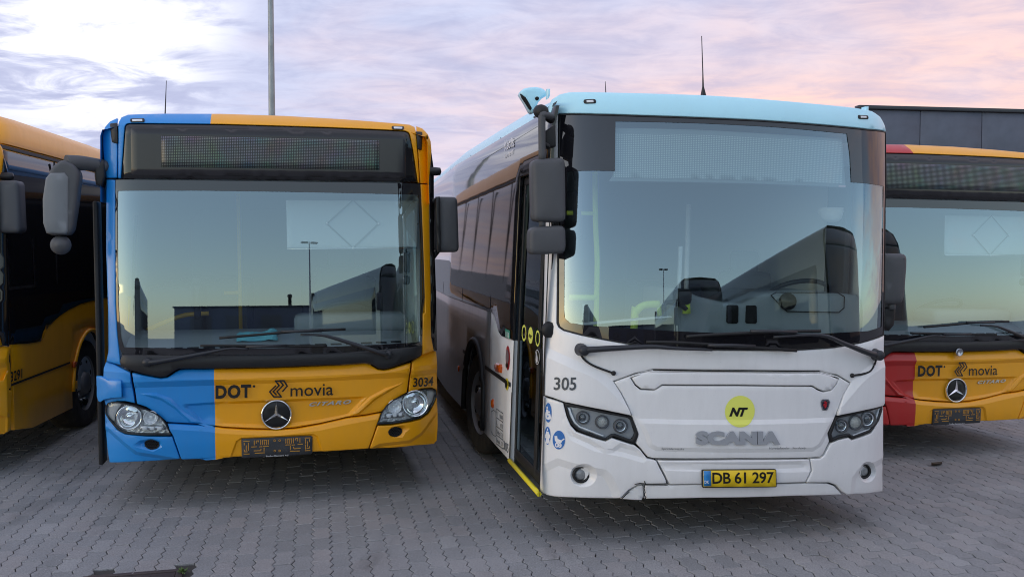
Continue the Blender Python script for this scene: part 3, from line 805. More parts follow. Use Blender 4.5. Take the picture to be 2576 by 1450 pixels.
    for yy in (bot[0][0] + 1.2, bot[-1][0] + 1.0, bot[-1][0] + 2.5, bot[-1][0] + 4.0, bot[-1][0] + 5.6):
        b = MB(); b.box((c_side(1.9) + .006, yy, (zl + zt) / 2), (.012, .02, zt - zl)); b.build('window_joint', GASKET, e)
    fr = V0.rp(cA([(38, 990), (228, 975), (228, 1308), (38, 1325)])); 
    strokes('window_frame', [[(fr[0][0] , fr[0][1]), (fr[0][0], fr[2][1]), (fr[2][0], fr[2][1]), (fr[2][0], fr[0][1])]], .028, v.mr(), .010, STEEL, e)
    strokes('drip_rail', [[(.2, zt + .03), (11.6, zt + .03)]], .03, v.mr(), .012, GASKET, e)
    tr = V0.rp(cB([(72, 802), (470, 650)])); strokes('trim_strip', [[tr[0], tr[1]]], .02, v.mr(), .008, GASKET, e)
    mk = V0.rp(cB([(500, 662)]))[0]; b = MB(); b.box((C_HW + .012, mk[0], mk[1]), (.03, .09, .06), .012); b.build('side_marker', AMBER, e)
    mk = V0.rp(cB([(512, 804)]))[0]; patch('towing_eye_cover', v.mr(), [(mk[0] - .05, mk[1] - .04), (mk[0] + .05, mk[1] - .04), (mk[0] + .05, mk[1] + .04), (mk[0] - .05, mk[1] + .04)], CP, e, off=.008, th=.01, bevel=.003)
    # --- front skins
    P('header', cC([(165, 483), (168, 300), (172, 105), (190, 72), (235, 54), (480, 47), (865, 48), (1300, 62), (1700, 85), (2050, 112), (2150, 122), (2185, 138), (2193, 165), (2203, 300), (2218, 517), (2207, 517), (2176, 300), (2153, 188), (2143, 173), (2120, 164), (1600, 140), (860, 118), (240, 113), (222, 118), (212, 135), (200, 300), (186, 488)]), CP, bevel=.008, seg=3, th=.03)
    P('corner_cap', cC([(88, 485), (75, 400), (64, 250), (64, 190), (77, 140), (112, 100), (160, 78), (166, 82), (163, 300), (160, 483)]), CP, bevel=.008, seg=3)
    P('corner_cap', cC([(2197, 133), (2237, 147), (2275, 187), (2295, 237), (2300, 300), (2290, 420), (2281, 522), (2223, 520), (2209, 300), (2199, 160)]), CP, bevel=.008, seg=3)
    P('ventilation_grille', cC([(115, 115), (165, 110), (165, 253), (127, 243)]), BLACK, off=.012, bevel=.004, rad=.01)
    P('ventilation_grille', cC([(2192, 168), (2236, 172), (2233, 297), (2206, 291)]), BLACK, off=.012, bevel=.004, rad=.01)
    for q in ([(250, 82), (348, 79), (350, 106), (254, 108)], [(2028, 131), (2112, 134), (2110, 159), (2031, 156)]):
        o = P('marker_lamp', cC(q), GASKET, off=.012, bevel=.004, rad=.012)
        c = [(sum(p[0] for p in q) / 4, sum(p[1] for p in q) / 4)]; q2 = [(c[0][0] + (p[0] - c[0][0]) * .7, c[0][1] + (p[1] - c[0][1]) * .55) for p in q]
        P('lens', cC(q2), WHITELAMP, o, off=.016, bevel=.002, th=.006)
    o = P('destination_glass', cC([(192, 489), (206, 300), (218, 137), (227, 124), (244, 119), (860, 124), (1600, 146), (2117, 170), (2138, 178), (2148, 192), (2170, 300), (2201, 513), (1500, 502), (800, 494)]), mat('destination_glass', (.012, .012, .014, 1), .06, 0, .55), off=-.006, bevel=.003, th=.01)
    P('display_board', cC([(252, 150), (262, 140), (2112, 184), (2122, 195), (2126, 480), (2116, 488), (268, 466), (258, 458)]), mat('display_board', (.026, .025, .029, 1), .2), o, off=-.004, bevel=.001, th=.002)
    du = v.fp(cC([(459, 195), (1943, 230), (1943, 432), (467, 411)])); 
    us = [min(p[0] for p in du), max(p[0] for p in du)]; vs = [(du[2][1] + du[3][1]) / 2, (du[0][1] + du[1][1]) / 2]
    patch('dot_matrix', F0, [(us[0], vs[0]), (us[1], vs[0]), (us[1], vs[1]), (us[0], vs[1])], led_mat('dot_matrix', (.014, .016, .018, 1), (.20, .26, .26, 1), 128, 20, us[0], us[1], vs[0], vs[1], True), o, off=-.0025, bevel=0, th=.001)
    # windscreen
    ws = cC([(152, 497), (800, 503), (1500, 512), (2222, 524), (2233, 700), (2245, 1000), (2254, 1300)]) + cD([(1862, 60), (1862, 200), (1858, 320), (1200, 381), (600, 398), (0, 400)]) + cB([(1500, 596), (1100, 596), (832, 592), (815, 560), (800, 470), (790, 250), (786, 0)]) + cC([(150, 900), (150, 600)])
    clear = cC([(165, 572), (700, 570), (1300, 578), (2212, 600), (2220, 760), (2233, 1000), (2242, 1300)]) + cD([(1850, 60), (1850, 200), (1846, 292), (1200, 328), (600, 345), (0, 348)]) + cB([(1500, 552), (1100, 552), (842, 545), (828, 500), (815, 430), (803, 250), (799, 0)]) + cC([(163, 900), (162, 700)])
    P('windscreen_border', ws, FRIT, off=-.002, th=.0, bevel=0, holes=[v.fp(clear)], step=.08)
    P('windscreen', ws, WIND, off=-.006, th=0, bevel=0, step=.06)
    P('cowl_panel', cB([(832, 595), (1100, 599), (1500, 599)]) + cD([(0, 403), (600, 401), (1200, 384), (1858, 325), (1850, 408), (1580, 513), (1540, 520), (1490, 513), (1425, 472), (1380, 466), (1200, 479), (600, 504), (0, 515)]) + cB([(1300, 688), (1215, 691), (1190, 703), (1130, 743), (1090, 748), (1010, 733), (870, 695), (822, 670), (815, 640)]), BLACK, off=.008, th=.06, bevel=.006)
    P('windscreen_pillar', cA([(722, 585), (782, 588)]) + cB([(785, 0), (786, 250), (797, 450), (812, 600), (821, 668), (770, 655), (722, 640), (738, 560), (737, 400), (728, 150), (724, 0)]) + cA([(720, 1100), (720, 800)]), CP, bevel=.01, seg=3, th=.08)
    P('windscreen_pillar', cC([(2224, 527), (2282, 530), (2288, 900), (2296, 1300)]) + cD([(1930, 0), (1935, 250), (1957, 365), (1860, 402), (1862, 300), (1866, 60)]) + cC([(2256, 1400), (2245, 1000), (2234, 700)]), CP, bevel=.01, seg=3, th=.08)
    P('corner_window', cC([(2302, 310), (2318, 430), (2320, 900), (2340, 1300)]) + cD([(1992, 60), (2003, 383), (1960, 363), (1937, 250), (1932, 0)]) + cC([(2290, 900), (2285, 527), (2300, 310)]), GLASSD, off=-.02, bevel=.003)
    CRS = [l for p in PK for l in p.lines]
    PR = lambda *a, **k: P(*a, mp=FR, creases=CRS, **k)
    PR('corner_panel', cB([(700, 690), (712, 648), (770, 660), (885, 714), (895, 800), (917, 932), (850, 918), (790, 917), (740, 928), (716, 955), (700, 905)]), CP, gap=.003, bevel=.005, seg=2, th=.05)
    PR('corner_panel', cD([(1775, 462), (1850, 410), (1862, 404), (1957, 368), (2006, 390), (2004, 560), (1998, 760), (1985, 730), (1978, 697), (1945, 683), (1880, 686), (1810, 702), (1745, 722), (1758, 600)]), CP, gap=.003, bevel=.005, seg=2, th=.05)
    P('hinged_flap', cB([(650, 745), (690, 742), (740, 768), (825, 768), (830, 885), (760, 890), (710, 900), (683, 917), (668, 908), (653, 880), (648, 850), (642, 832), (650, 815), (656, 800)]), CP, off=.014, th=.03, bevel=.006, seg=2)
    hood = cB([(895, 718), (1010, 742), (1090, 757), (1135, 752), (1195, 712), (1225, 699), (1300, 696)]) + cD([(0, 523), (600, 513), (1200, 488), (1380, 475), (1422, 480), (1488, 522), (1540, 530), (1582, 522), (1768, 466), (1752, 600), (1737, 720), (1680, 750), (1600, 800), (1560, 850), (1520, 882), (1400, 905), (1240, 925), (1000, 980), (800, 1015), (640, 1026), (400, 1022), (200, 1010), (0, 985)]) + cB([(1440, 1085), (1360, 1072), (1130, 1060), (1100, 1035), (1050, 992), (985, 955), (925, 935), (905, 800)])
    PR('front_hatch', hood, CP, gap=.003, bevel=.006, seg=2, th=.05, step=.04)
    PR('bumper', cB([(1175, 1150), (1200, 1220), (1228, 1303), (1240, 1310), (1500, 1298)]) + cD([(0, 1275), (236, 1262), (345, 1256), (930, 1218), (1200, 1200), (1410, 1186), (1450, 1080), (1480, 987), (1500, 940), (1520, 887), (1400, 911), (1240, 931), (1000, 986), (800, 1021), (640, 1032), (400, 1028), (200, 1016), (0, 991)]) + cB([(1440, 1091), (1360, 1078), (1133, 1066), (1150, 1110)]), CP, gap=.002, bevel=.008, seg=3, th=.06, step=.04)
    PR('bumper_corner', cB([(706, 985), (712, 1100), (725, 1250), (738, 1335), (900, 1330), (1100, 1320), (1215, 1308), (1224, 1300), (1195, 1220), (1170, 1152), (1000, 1150), (850, 1134), (795, 1104), (745, 1034), (722, 975)]), CP, gap=.002, bevel=.008, seg=3, th=.06, step=.04)
    PR('bumper_corner', cD([(1484, 993), (1600, 988), (1750, 963), (1850, 938), (1912, 892), (1962, 812), (1985, 760), (2000, 790), (1996, 1000), (1985, 1120), (1960, 1150), (1800, 1165), (1600, 1185), (1440, 1190), (1418, 1184), (1450, 1090)]), CP, gap=.002, bevel=.008, seg=3, th=.06, step=.04)
    # dark carrier behind all gaps
    P('carrier', cB([(720, 655), (885, 712), (1300, 680)]) + cD([(600, 490), (1500, 490), (1850, 420), (1990, 395), (1990, 700), (1970, 1130), (1430, 1170), (930, 1200), (0, 1250)]) + cB([(1230, 1285), (760, 1310), (725, 1000)]), VOID, off=-.075, th=0, bevel=0, step=.08)
    # headlights
    def headlight(out, big, rb, small, rs, drl, side, pxm):
        po = v.fp(out)
        h = patch('headlight', F0, po, GASKET, e, off=.004, th=.06, bevel=.003, holes=[inset(po if area2(po) > 0 else po[::-1], .007)], step=.03)
        pin = inset(po if area2(po) > 0 else po[::-1], .004)
        patch('housing', F0, pin, CHROMEB, h, off=-.062, th=0, bevel=0, step=.02)
        for nm, c, r, dp in (('reflector', big, rb, .06), ('small_reflector', small, rs, .04)):
            a, q = v.fp([c[0], (c[0][0] + r / pxm, c[0][1])]) if False else v.fp(c)[:1] + v.fp([(c[0][0] + r, c[0][1])])
            rr = abs(q[0] - a[0]); b = MB(); o_ = F0(a[0], a[1], -.012)
            b.lathe([(rr * 1.06, .004), (rr * 1.04, -.006), (rr * .97, -.004), (rr * .9, .012), (rr * .7, dp * .55), (rr * .45, dp * .8), (rr * .3, dp * .86), (rr * .28, dp * .5), (rr * .2, dp * .4), (0, dp * .4)], o_, (0, 1, 0), 28); b.build(nm, CHROME if nm == 'reflector' else CHROMEB, h)
        o2 = P('daytime_lamp', drl, STEEL, h, off=-.014, bevel=.004, th=.03)
        qq = v.fp(drl); c = (sum(p[0] for p in qq) / len(qq), sum(p[1] for p in qq) / len(qq))
        w_ = max(p[0] for p in qq) - min(p[0] for p in qq)
        b = MB()
        for k in (-.28, 0, .28): b.box(F0(c[0] + k * w_, c[1] + (.012 * k if side else -.012 * k), -.008), (w_ * .19, .012, .026), .005)
        b.build('light_diodes', WHITELAMP, o2)
        P('position_lamp', side and out_r or out_l, mat('frosted_lens', (.42, .43, .45, 1), .25, coat=.4), h, off=-.02, bevel=.003, th=.02)
        patch('lens', F0, pin, LENS, h, off=.006, th=0, bevel=0, step=.03)
    out_l = cL([(125, 470), (150, 300), (240, 222), (420, 205), (560, 250), (440, 400), (370, 560), (350, 720), (290, 700), (190, 600)])
    out_r = cD([(1900, 700), (1950, 697), (1970, 720), (1945, 800), (1905, 850), (1890, 860), (1905, 800), (1900, 750)])
    headlight(cL([(100, 480), (115, 290), (170, 220), (300, 185), (450, 190), (640, 230), (940, 290), (1040, 330), (1250, 400), (1450, 480), (1620, 600), (1760, 780), (1900, 1070), (1880, 1095), (1200, 1095), (700, 1060), (520, 1000), (350, 850), (200, 670), (110, 520)]), cL([(750, 620)]), 325 / 7.25, cL([(1330, 620)]), 190 / 7.25, cL([(1020, 960), (1070, 850), (1670, 850), (1740, 960)]), 0, 1)
    headlight(cD([(1480, 982), (1500, 940), (1520, 885), (1560, 825), (1620, 775), (1700, 740), (1780, 710), (1880, 688), (1950, 688), (1978, 702), (1978, 740), (1950, 820), (1900, 885), (1840, 930), (1750, 952), (1600, 977)]), cD([(1802, 810)]), 98 / 2.231, cD([(1630, 835)]), 55 / 2.231, cD([(1545, 935), (1560, 895), (1700, 880), (1715, 920)]), 1, 1)
    # fog grilles
    for c, rx, ry, rot in ((cB([(1030, 1207)])[0], 52 / 1.8125, 33 / 1.8125, .08), (cD([(1635, 1045)])[0], 60 / 2.231, 40 / 2.231, -.12)):
        q = v.fp(ell(c[0], c[1], rx, ry, 20, rot)); cc = v.fp([c])[0]
        o = patch('fog_grille', FR, q, GASKET, e, off=.008, th=.03, bevel=.003, holes=[[(cc[0] + (p[0] - cc[0]) * .86, cc[1] + (p[1] - cc[1]) * .84) for p in q]])
        patch('grille_back', FR, q, VOID, o, off=.0015, th=0, bevel=0, step=.02, creases=CRS)
        b = MB(); wu = max(p[0] for p in q) - cc[0]; hv = max(p[1] for p in q) - cc[1]
        for i in range(-4, 5):
            for j in range(-3, 4):
                uu, vv = cc[0] + (i + .5 * (j % 2)) * wu / 4.2, cc[1] + j * hv / 3.3
                if ((uu - cc[0]) / wu) ** 2 + ((vv - cc[1]) / hv) ** 2 > .85: continue
                b.lathe([(wu / 8.4 * 1.15, 0), (wu / 8.4 * 1.1, -.006), (wu / 8.4 * .82, -.006), (wu / 8.4 * .8, 0)], FR(uu, vv, .002), (0, 1, 0), 6)
        b.build('honeycomb', BLACK, o)['kind'] = 'stuff'
    # plate holder with moulded slots
    q = v.fp(cD([(345, 1112), (352, 1100), (930, 1078), (942, 1090), (940, 1215), (930, 1230), (360, 1264), (350, 1257)]))
    hp = plane_y(F1(0, .42) - .012)
    o = patch('plate_holder', hp, q, mat('dusty_black_plastic', (.035, .037, .042, 1), .5, dirt=.25, dirt_col=(.12, .12, .12, 1)), e, off=.004, th=.02, bevel=.005)
    cN = cr(880, 1600, 8.05); b = MB(); c_ = lambda pts: v.fp(cN(pts))
    for s_ in ([(275, 430), (440, 430)], [(290, 480), (290, 540)], [(350, 560), (350, 700)], [(415, 480), (415, 700)], [(295, 690), (295, 740), (380, 740)], [(280, 810), (440, 805)], [(590, 410), (590, 540)], [(650, 490), (655, 420), (715, 415), (715, 450)], [(785, 400), (785, 530)], [(842, 400), (842, 530)], [(895, 430), (895, 530)], [(955, 430), (955, 530)], [(880, 400), (975, 396)], [(1015, 390), (1015, 520)], [(510, 600), (655, 592)], [(750, 595), (830, 590)], [(870, 580), (1025, 572)], [(585, 715), (790, 705), (795, 660)], [(888, 620), (888, 720)], [(615, 785), (900, 770)],
               [(1545, 360), (1545, 490)], [(1605, 390), (1605, 490)], [(1662, 390), (1662, 490)], [(1590, 362), (1680, 358)], [(1720, 350), (1720, 485)], [(1778, 345), (1778, 480)], [(1840, 390), (1842, 345), (1905, 342), (1905, 420)], [(1970, 340), (1970, 470)], [(1540, 540), (1700, 532)], [(1730, 540), (1815, 535)], [(1910, 522), (2055, 512)], [(1682, 575), (1682, 680)], [(1775, 600), (1790, 650), (1985, 635)], [(1680, 725), (1960, 715)], [(2125, 330), (2275, 325)], [(2140, 370), (2140, 490)], [(2260, 370), (2260, 440)], [(2200, 440), (2200, 590)], [(2140, 530), (2140, 660)], [(2180, 640), (2255, 630), (2258, 580)], [(2125, 708), (2275, 698)]):
        pts = c_(s_)
        for a, c in zip(pts[:-1], pts[1:]):
            A, C = Vector((a[0], 0, a[1])), Vector((c[0], 0, c[1])); d = (C - A); L_ = d.length
            if L_ < 1e-4: continue
            b.box(hp((a[0] + c[0]) / 2, (a[1] + c[1]) / 2, .004), (L_ + .004, .004, .0055), 0, Matrix.Rotation(-math.atan2(d.z, d.x), 3, 'Y'))
    b.build('slots', mat('holder_slot', lin(196, 140, 50), .6), o)['kind'] = 'stuff'
    for c in ((1205, 412), (1358, 408), (1212, 718), (1360, 712)):
        p = c_([c])[0]; b = MB(); b.lathe([(.0085, .003), (.0085, -.003), (.005, -.003), (.005, .001), (.002, .001), (0, .001)], hp(p[0], p[1], .004), (0, 1, 0), 12); b.build('screw_boss', MATS['holder_slot'], o)
    lettering('holder_lettering', 'EvoBus Danmark A/S', hp, *c_([(948, 893), (1620, 862), (948, 853)]), WHITEV, o, off=.0055, bold=.0)
    # writing and badges
    lettering('fleet_lettering', 'DOT', F0, *v.fp(cD([(130, 768), (428, 758), (130, 655)])), INK, e, off=.006, bold=.045, space=1.1)
    dc = v.fp(cD([(452, 662)]))[0]; dr = .0062
    patch('lettering_dot', F0, ell(dc[0], dc[1], dr * 1.5, dr * 1.5, 12), INK, e, off=.006, bevel=0, th=0)
    sy = [[(632, 660), (583, 708), (618, 750)], [(618, 750), (680, 750), (645, 706), (697, 652), (668, 618), (632, 618), (662, 656), (612, 706), (638, 733)], [(668, 616), (702, 616), (730, 660), (692, 704)]]
    strokes('chevron_logo', [v.fp(cD(l)) for l in sy], .0115, F0, .006, INK, e)
    lettering('operator_lettering', 'movia', F0, *v.fp(cD([(757, 748), (1115, 737), (757, 650)])), INK, e, off=.006, bold=.006, ref=None)
    lettering('model_lettering', 'CITARO', FR, *v.fp(cD([(912, 838), (1262, 815), (920, 805)])), mat('chrome_lettering', (.62, .60, .56, 1), .4, .7), e, off=.002, bold=.03, extrude=.05, depth=.008, shear=.25, space=1.25)
    NUM = lettering('fleet_number', '3034', F0, *v.fp(cD([(1780, 668), (1950, 657), (1784, 592)])), INK, e, off=.006, bold=.02)
    sc = v.fp(cD([(640, 905)]))[0]; r = .108
    SY = lambda u, w, o: Vector((u, F1(sc[0], sc[1]) - .018 - o, w))
    st = patch('star_badge', SY, ell(sc[0], sc[1], r, r, 40), INK, e, off=.0, th=.03, bevel=.003)
    b = MB(); b.lathe([(r * .93, .002), (r * .95, -.010), (r * 1.0, -.013), (r * 1.05, -.008), (r * 1.07, .01)], SY(sc[0], sc[1], 0), (0, 1, 0), 48); b.build('ring', CHROME, st)
    b = MB(); bm = b.bm; c0 = bm.verts.new(SY(sc[0], sc[1], .022)); tips = []; vals = []
    for k in range(3):
        a = math.pi / 2 + k * 2 * math.pi / 3; tips.append(bm.verts.new(SY(sc[0] + math.cos(a) * r * .93, sc[1] + math.sin(a) * r * .93, .006))); a += math.pi / 3
        vals.append(bm.verts.new(SY(sc[0] + math.cos(a) * r * .15, sc[1] + math.sin(a) * r * .15, .003)))
    for k in range(3): bm.faces.new((c0, vals[k - 1], tips[k])); bm.faces.new((c0, tips[k], vals[k]))
    b.build('star', mat('satin_chrome', (.82, .84, .88, 1), .22, 1.0), st)
    # wipers
    def wiper(arm, blade):
        o = empty_part('wiper', e)
        pa = onsurf(v.fp(arm), F0, .055); pa[0] = F0(*v.fp(arm)[0], .03)
        b = MB(); b.tube(bez(pa, 4), [.026] * 3 + [.019] * 3 + [.013] * 40 if False else [max(.010, .026 - .0012 * i) for i in range(len(bez(pa, 4)))], 8, flat=.8); b.lathe([(0, -.03), (.03, -.028), (.034, 0), (.034, .04)], pa[0], (0, 1, 0), 16); b.build('arm', mat('wiper_black', (.022, .024, .03, 1), .45), o)
        pb_ = onsurf(v.fp(blade), F0, .035); b = MB(); b.tube(bez(pb_, 4), .011, 6); b.build('blade', GASKET, o)
        b = MB(); mid = len(pb_) // 2; b.tube([pb_[mid] - Vector((.15, .012, 0)), pb_[mid] - Vector((0, .022, 0)), pb_[mid] + Vector((.15, -.012, 0))], .012, 6); b.build('blade_holder', MATS['wiper_black'], o)
    wiper(cB([(1005, 645), (1100, 634), (1400, 580), (1560, 550), (1690, 553)]), cB([(1365, 532)]) + cD([(200, 321), (560, 323), (920, 324), (1060, 322)]))
    wiper(cD([(1575, 395), (1500, 375), (1140, 262), (1010, 232), (840, 228)]), cD([(165, 256), (500, 228), (850, 198), (1215, 184)]))
    # door leaf standing off the near corner
    b = MB(); b.box((-1.275, .36, 1.32), (.035, .16, 1.98), .01); b.build('door_edge', GASKET, e)
    # mirrors
    ym = .02; mp_ = plane_y(ym)
    o = empty_part('mirror', e)
    q = v.at(cA([(345, 500), (420, 445), (500, 480), (540, 545), (528, 640), (518, 740), (500, 860), (488, 930), (462, 962), (350, 964), (310, 950), (292, 880), (286, 740), (300, 600)]), ym)
    patch('housing', mp_, q, GREYP, o, th=.10, bevel=.028, seg=4, step=.03, back=True, rad=.03)
    q = v.at(cA([(310, 575), (345, 540), (440, 538), (467, 572), (464, 935), (448, 957), (315, 950), (292, 880), (289, 720)]), ym)
    patch('cover', mp_, q, GREYL, o, off=.012, th=.03, bevel=.018, seg=3, step=.04, bulge=.02)
    q = v.at(cA([(440, 470), (520, 465), (600, 470), (690, 480)]), ym); b = MB(); pts = [Vector((u, ym + .06 + .05 * i, w)) for i, (u, w) in enumerate(q)]; b.tube(bez(pts, 5), [.055 - .001 * i for i in range(len(bez(pts, 5)))], 14, flat=1.1); b.build('arm', GREYP, o)
    q = v.at(cA([(640, 480), (705, 450), (712, 560), (690, 635), (650, 620), (640, 560)]), .16); patch('bracket', plane_y(.16), q, BLACK, o, th=.12, bevel=.015, seg=2, back=True)
    q = v.at(cA([(398, 1030)]), ym)[0]; b = MB(); b.lathe([(0, -.065), (.04, -.058), (.066, -.02), (.07, .02), (.06, .07), (0, .075)], (q[0], ym + .06, q[1]), (0, 1, 0), 22); b.build('kerb_mirror', GREYP, o)
    o2 = empty_part('mirror', e); yq = .22
    q = v.at(cC([(2326, 610), (2478, 612), (2490, 988), (2336, 990)]), yq)
    patch('housing', plane_y(yq), q, GREYP, o2, th=.12, bevel=.032, seg=4, step=.04, back=True, bulge=.02, rad=.04)
    q = v.at(cC([(2328, 612), (2356, 610), (2362, 985), (2340, 988)]), yq - .03); patch('inner_strip', plane_y(yq - .03), q, BLACK, o2, th=.02, bevel=.004)
    q = v.at(cC([(2312, 640), (2345, 640)]), .30); b = MB(); b.tube([(q[0][0] - .05, .33, q[0][1]), (q[1][0], .30, q[1][1])], .025, 10); q = v.at(cC([(2330, 1100), (2350, 970)]), .30); b.tube([(1.2, .33, q[0][1]), (q[1][0], .30, q[1][1])], .02, 10); b.build('arm', BLACK, o2)
    # roof aerial, camera
    q = v.at(cP([(415.5, 292), (418.5, 203)]), 2.6)
    AER = MB().tube([(q[0][0], 2.6, q[0][1] - .12), (q[0][0], 2.6, q[0][1] + .02), (q[1][0], 2.6, q[1][1])], [.012, .007, .003], 6).build('aerial', INK, e)
    CAMB = []
    q = v.at(cC([(2325, 440)]), .3)[0]; b = MB(); b.lathe([(0, -.05), (.03, -.04), (.035, 0), (.035, .06)], (q[0], .3, q[1]), (-1, 0, 0), 14); b.tube([(1.18, .34, q[1]), (q[0], .3, q[1])], .018, 8); b.build('side_camera', BLACK, e)
    # --- saloon
    lin_ = [(-1.17, .42), (-1.17, 2.35), (-1.0, 2.5), (1.0, 2.5), (1.17, 2.35), (1.17, .42)]
    b = MB(); b.loft([[(x, y, z) for x, z in lin_] for y in (.42, 3, 6.5)], close=True); b.bm.faces.new([b.bm.verts.new((x, 6.5, z)) for x, z in lin_]); b.build('saloon_lining', LIGHTIN, e, fix=False)
    b = MB(); pf = [(.20, .95), (.20, 1.15), (.23, 1.175), (.46, 1.265), (.80, 1.29), (.93, 1.27), (.95, 1.22), (.95, .85)]; b.loft([[(x, y + .10 * (abs(x) / 1.1) ** 3, z) for y, z in pf] for x in (-1.1, -.8, -.4, 0, .4, .8, 1.1)], close=True, caps=True); b.box((.62, .72, 1.33), (.92, .36, .16), .05); b.build('dashboard', DASH, e)
    vq = v.at(cB([(835, 520), (1740, 528)]), .33)
    b = MB()
    for k in range(-8, 9): b.box((k * .12, .27 + .10 * (abs(k * .12) / 1.1) ** 3, 1.193), (.085, .02, .008), 0, Matrix.Rotation(R(20), 3, 'X')); 
    b.build('demister_vents', VOID, e)['kind'] = 'stuff'
    b = MB(); c = Vector((.62, 1.06, 1.40)); M3 = Matrix.Rotation(R(-25), 3, 'X')
    b.tube([c + M3 @ Vector((math.cos(a) * .22, math.sin(a) * .22, 0)) for a in [2 * math.pi * k / 28 for k in range(29)]], .018, 8, caps=False); b.tube([c + M3 @ Vector((-.2, 0, 0)), c, c + M3 @ Vector((.2, 0, 0))], .02, 6); b.build('steering_wheel', INK, e)
    b = MB(); b.box((.62, 1.75, .95), (.5, .5, .14), .05); b.box((.62, 2.0, 1.38), (.48, .12, .8), .05); b.box((.62, 2.02, 1.86), (.26, .09, .2), .04); b.build('driver_seat', DARKIN, e)
    for (sx, sy) in ((-.92, 1.5), (-.92, 2.4), (-.48, 2.4), (-.92, 3.3), (-.48, 3.3), (.92, 3.6), (.48, 3.6), (-.92, 4.2), (-.48, 4.2), (.92, 4.5), (.48, 4.5)):
        b = MB(); b.box((sx, sy, .9), (.4, .42, .08), .03); b.box((sx, sy + .22, 1.25), (.4, .07, .72), .035); b.build('passenger_seat', SEATM, e)
    b = MB()
    q = v.at(cC([(985, 640), (1000, 1350)]), 1.7); b.tube([(q[0][0], 1.7, 2.45), (q[1][0], 1.7, .9)], .018, 10); q2 = v.at(cC([(890, 1265)]), 1.7)[0]; b.tube([(q2[0], 1.7, q2[1]), (q[1][0], 1.7, q2[1])], .018, 8)
    q = v.at(cB([(1000, 430), (1120, 375), (1230, 335), (1300, 322), (1420, 316)]), 1.2); b.tube(bez([(u, 1.2, w) for u, w in q], 5), .02, 10)
    q = v.at(cB([(880, 200), (862, 400)]), 1.0); b.tube([(q[0][0], 1.0, q[0][1]), (q[1][0], 1.0, q[1][1])], .016, 8)
    b.build('grab_rails', POLEY, e)
    q = v.at(cB([(1335, 70), (1345, 270)]), .8); b = MB(); b.box(((q[0][0] + q[1][0]) / 2, .8, (q[0][1] + q[1][1]) / 2 - .05), (.05, .05, q[0][1] - q[1][1] + .1), .01); b.box((q[0][0], .79, q[0][1] - .03), (.075, .07, .07), .015); b.build('ticket_reader_post', INK, e)
    q = v.at(cC([(1310, 634), (2205, 640), (2200, 960), (1318, 966)]), .36)
    bl_ = patch('sun_blind', plane_y(.36), q, mat('blind_fabric', (.55, .60, .62, 1), .8), e, th=.004, bevel=.001, back=True)
    q = v.at(cC([(1765, 636), (1588, 795), (1765, 960), (1938, 795), (1765, 636)]), .36); strokes('folding_struts', [q], .012, plane_y(.36), .006, mat('strut_grey', (.25, .27, .28, 1), .5), bl_)
    b = MB()
    for p in q[1:4]: b.lathe([(0, -.012), (.01, -.008), (.01, 0)], (p[0], .35, p[1]), (0, 1, 0), 10)
    b.build('strut_joints', WHITEV, bl_)
    q = v.at(cC([(1318, 966), (2200, 958)]), .355); b = MB(); b.tube([(q[0][0], .355, q[0][1]), (q[1][0], .355, q[1][1])], .009, 6); b.build('pull_bar', STEEL, bl_)
    q = v.at(cA([(905, 1245), (930, 830)]), .5); b = MB(); b.tube(bez([(q[0][0], .5, q[0][1] - .1), ((q[0][0] * .6 + q[1][0] * .4), .5, (q[0][1] + q[1][1]) / 2), (q[1][0], .5, q[1][1])], 4), .012, 8); b.build('microphone_stalk', INK, e)
    q = v.at(cC([(2205, 790), (2150, 870), (2125, 985)]), .40); b = MB(); b.tube(bez([(u, .4, w) for u, w in q], 5), .010, 8); q = v.at(cC([(2132, 985), (2132, 1130)]), .40); b.box((q[0][0], .4, (q[0][1] + q[1][1]) / 2), (.045, .05, q[0][1] - q[1][1]), .015); q = v.at(cC([(2128, 1178)]), .4)[0]; b.box((q[0], .4, q[1]), (.06, .05, .075), .02); b.build('inner_mirror', INK, e)
    return NUM, AER
def empty_part(name, parent):
    o = bpy.data.objects.new(name, None); COL.objects.link(o); o.parent = parent; o.empty_display_size = .05; return o

NUM, AER = build_citaro()

def copy_tree(o, parent=None, skip=()):
    c = o.copy(); COL.objects.link(c)
    if parent is not None: c.parent = parent
    for ch in list(o.children):
        if ch in skip: continue
        copy_tree(ch, c, skip)
    return c
def adopt(dst, src, paint, skip=()):
    """fill a bus frame with copies of another bus's parts, in its own paint"""
    for ch in list(src.children):
        if ch in skip: continue
        copy_tree(ch, dst, skip)
    def walk(o):
        for c in o.children:
            for s_ in c.material_slots:
                if s_.material == CP: s_.link = 'OBJECT'; s_.material = paint
            walk(c)
    walk(dst)

# ------------------------------------------------------------------ white bus
def s_profile(z):
    q = max(0, z - 1.05); q2 = min(q, 1.80)
    r = .030 * q2 + .040 * q2 * q2
    if q > 1.80: r += .174 * (q - 1.80) + 2.2 * (q - 1.80) ** 2
    if z < .45: r += .12 * (.45 - z)
    return r
def s_plan(x):
    a = abs(x); q = max(0, a - .84) / .40
    r = .125 * x * x + .12 * q ** 3
    if a > 1.27: r += (a - 1.27) * 6
    return r
def s_front0(x, z): return s_plan(x) + s_profile(z)
def s_left(y, z): return -(1.245 + .035 * max(0, min(y, 5.0)) - .015 * max(0, z - 1.4) - 1.1 * max(0, z - 2.72) ** 2)
def s_right(y, z): return 1.215 + 0 * max(0, min(y, 5.0)) - .015 * max(0, z - 1.4) - 1.1 * max(0, z - 2.72) ** 2
VS = Vehicle('city_bus', 'white city bus 305 with pale cyan roof and large curved windscreen', 'bus', 'buses parked side by side in the yard', 1.466, 6.195, 9.5, 1.77, s_front0, s_left, s_right)

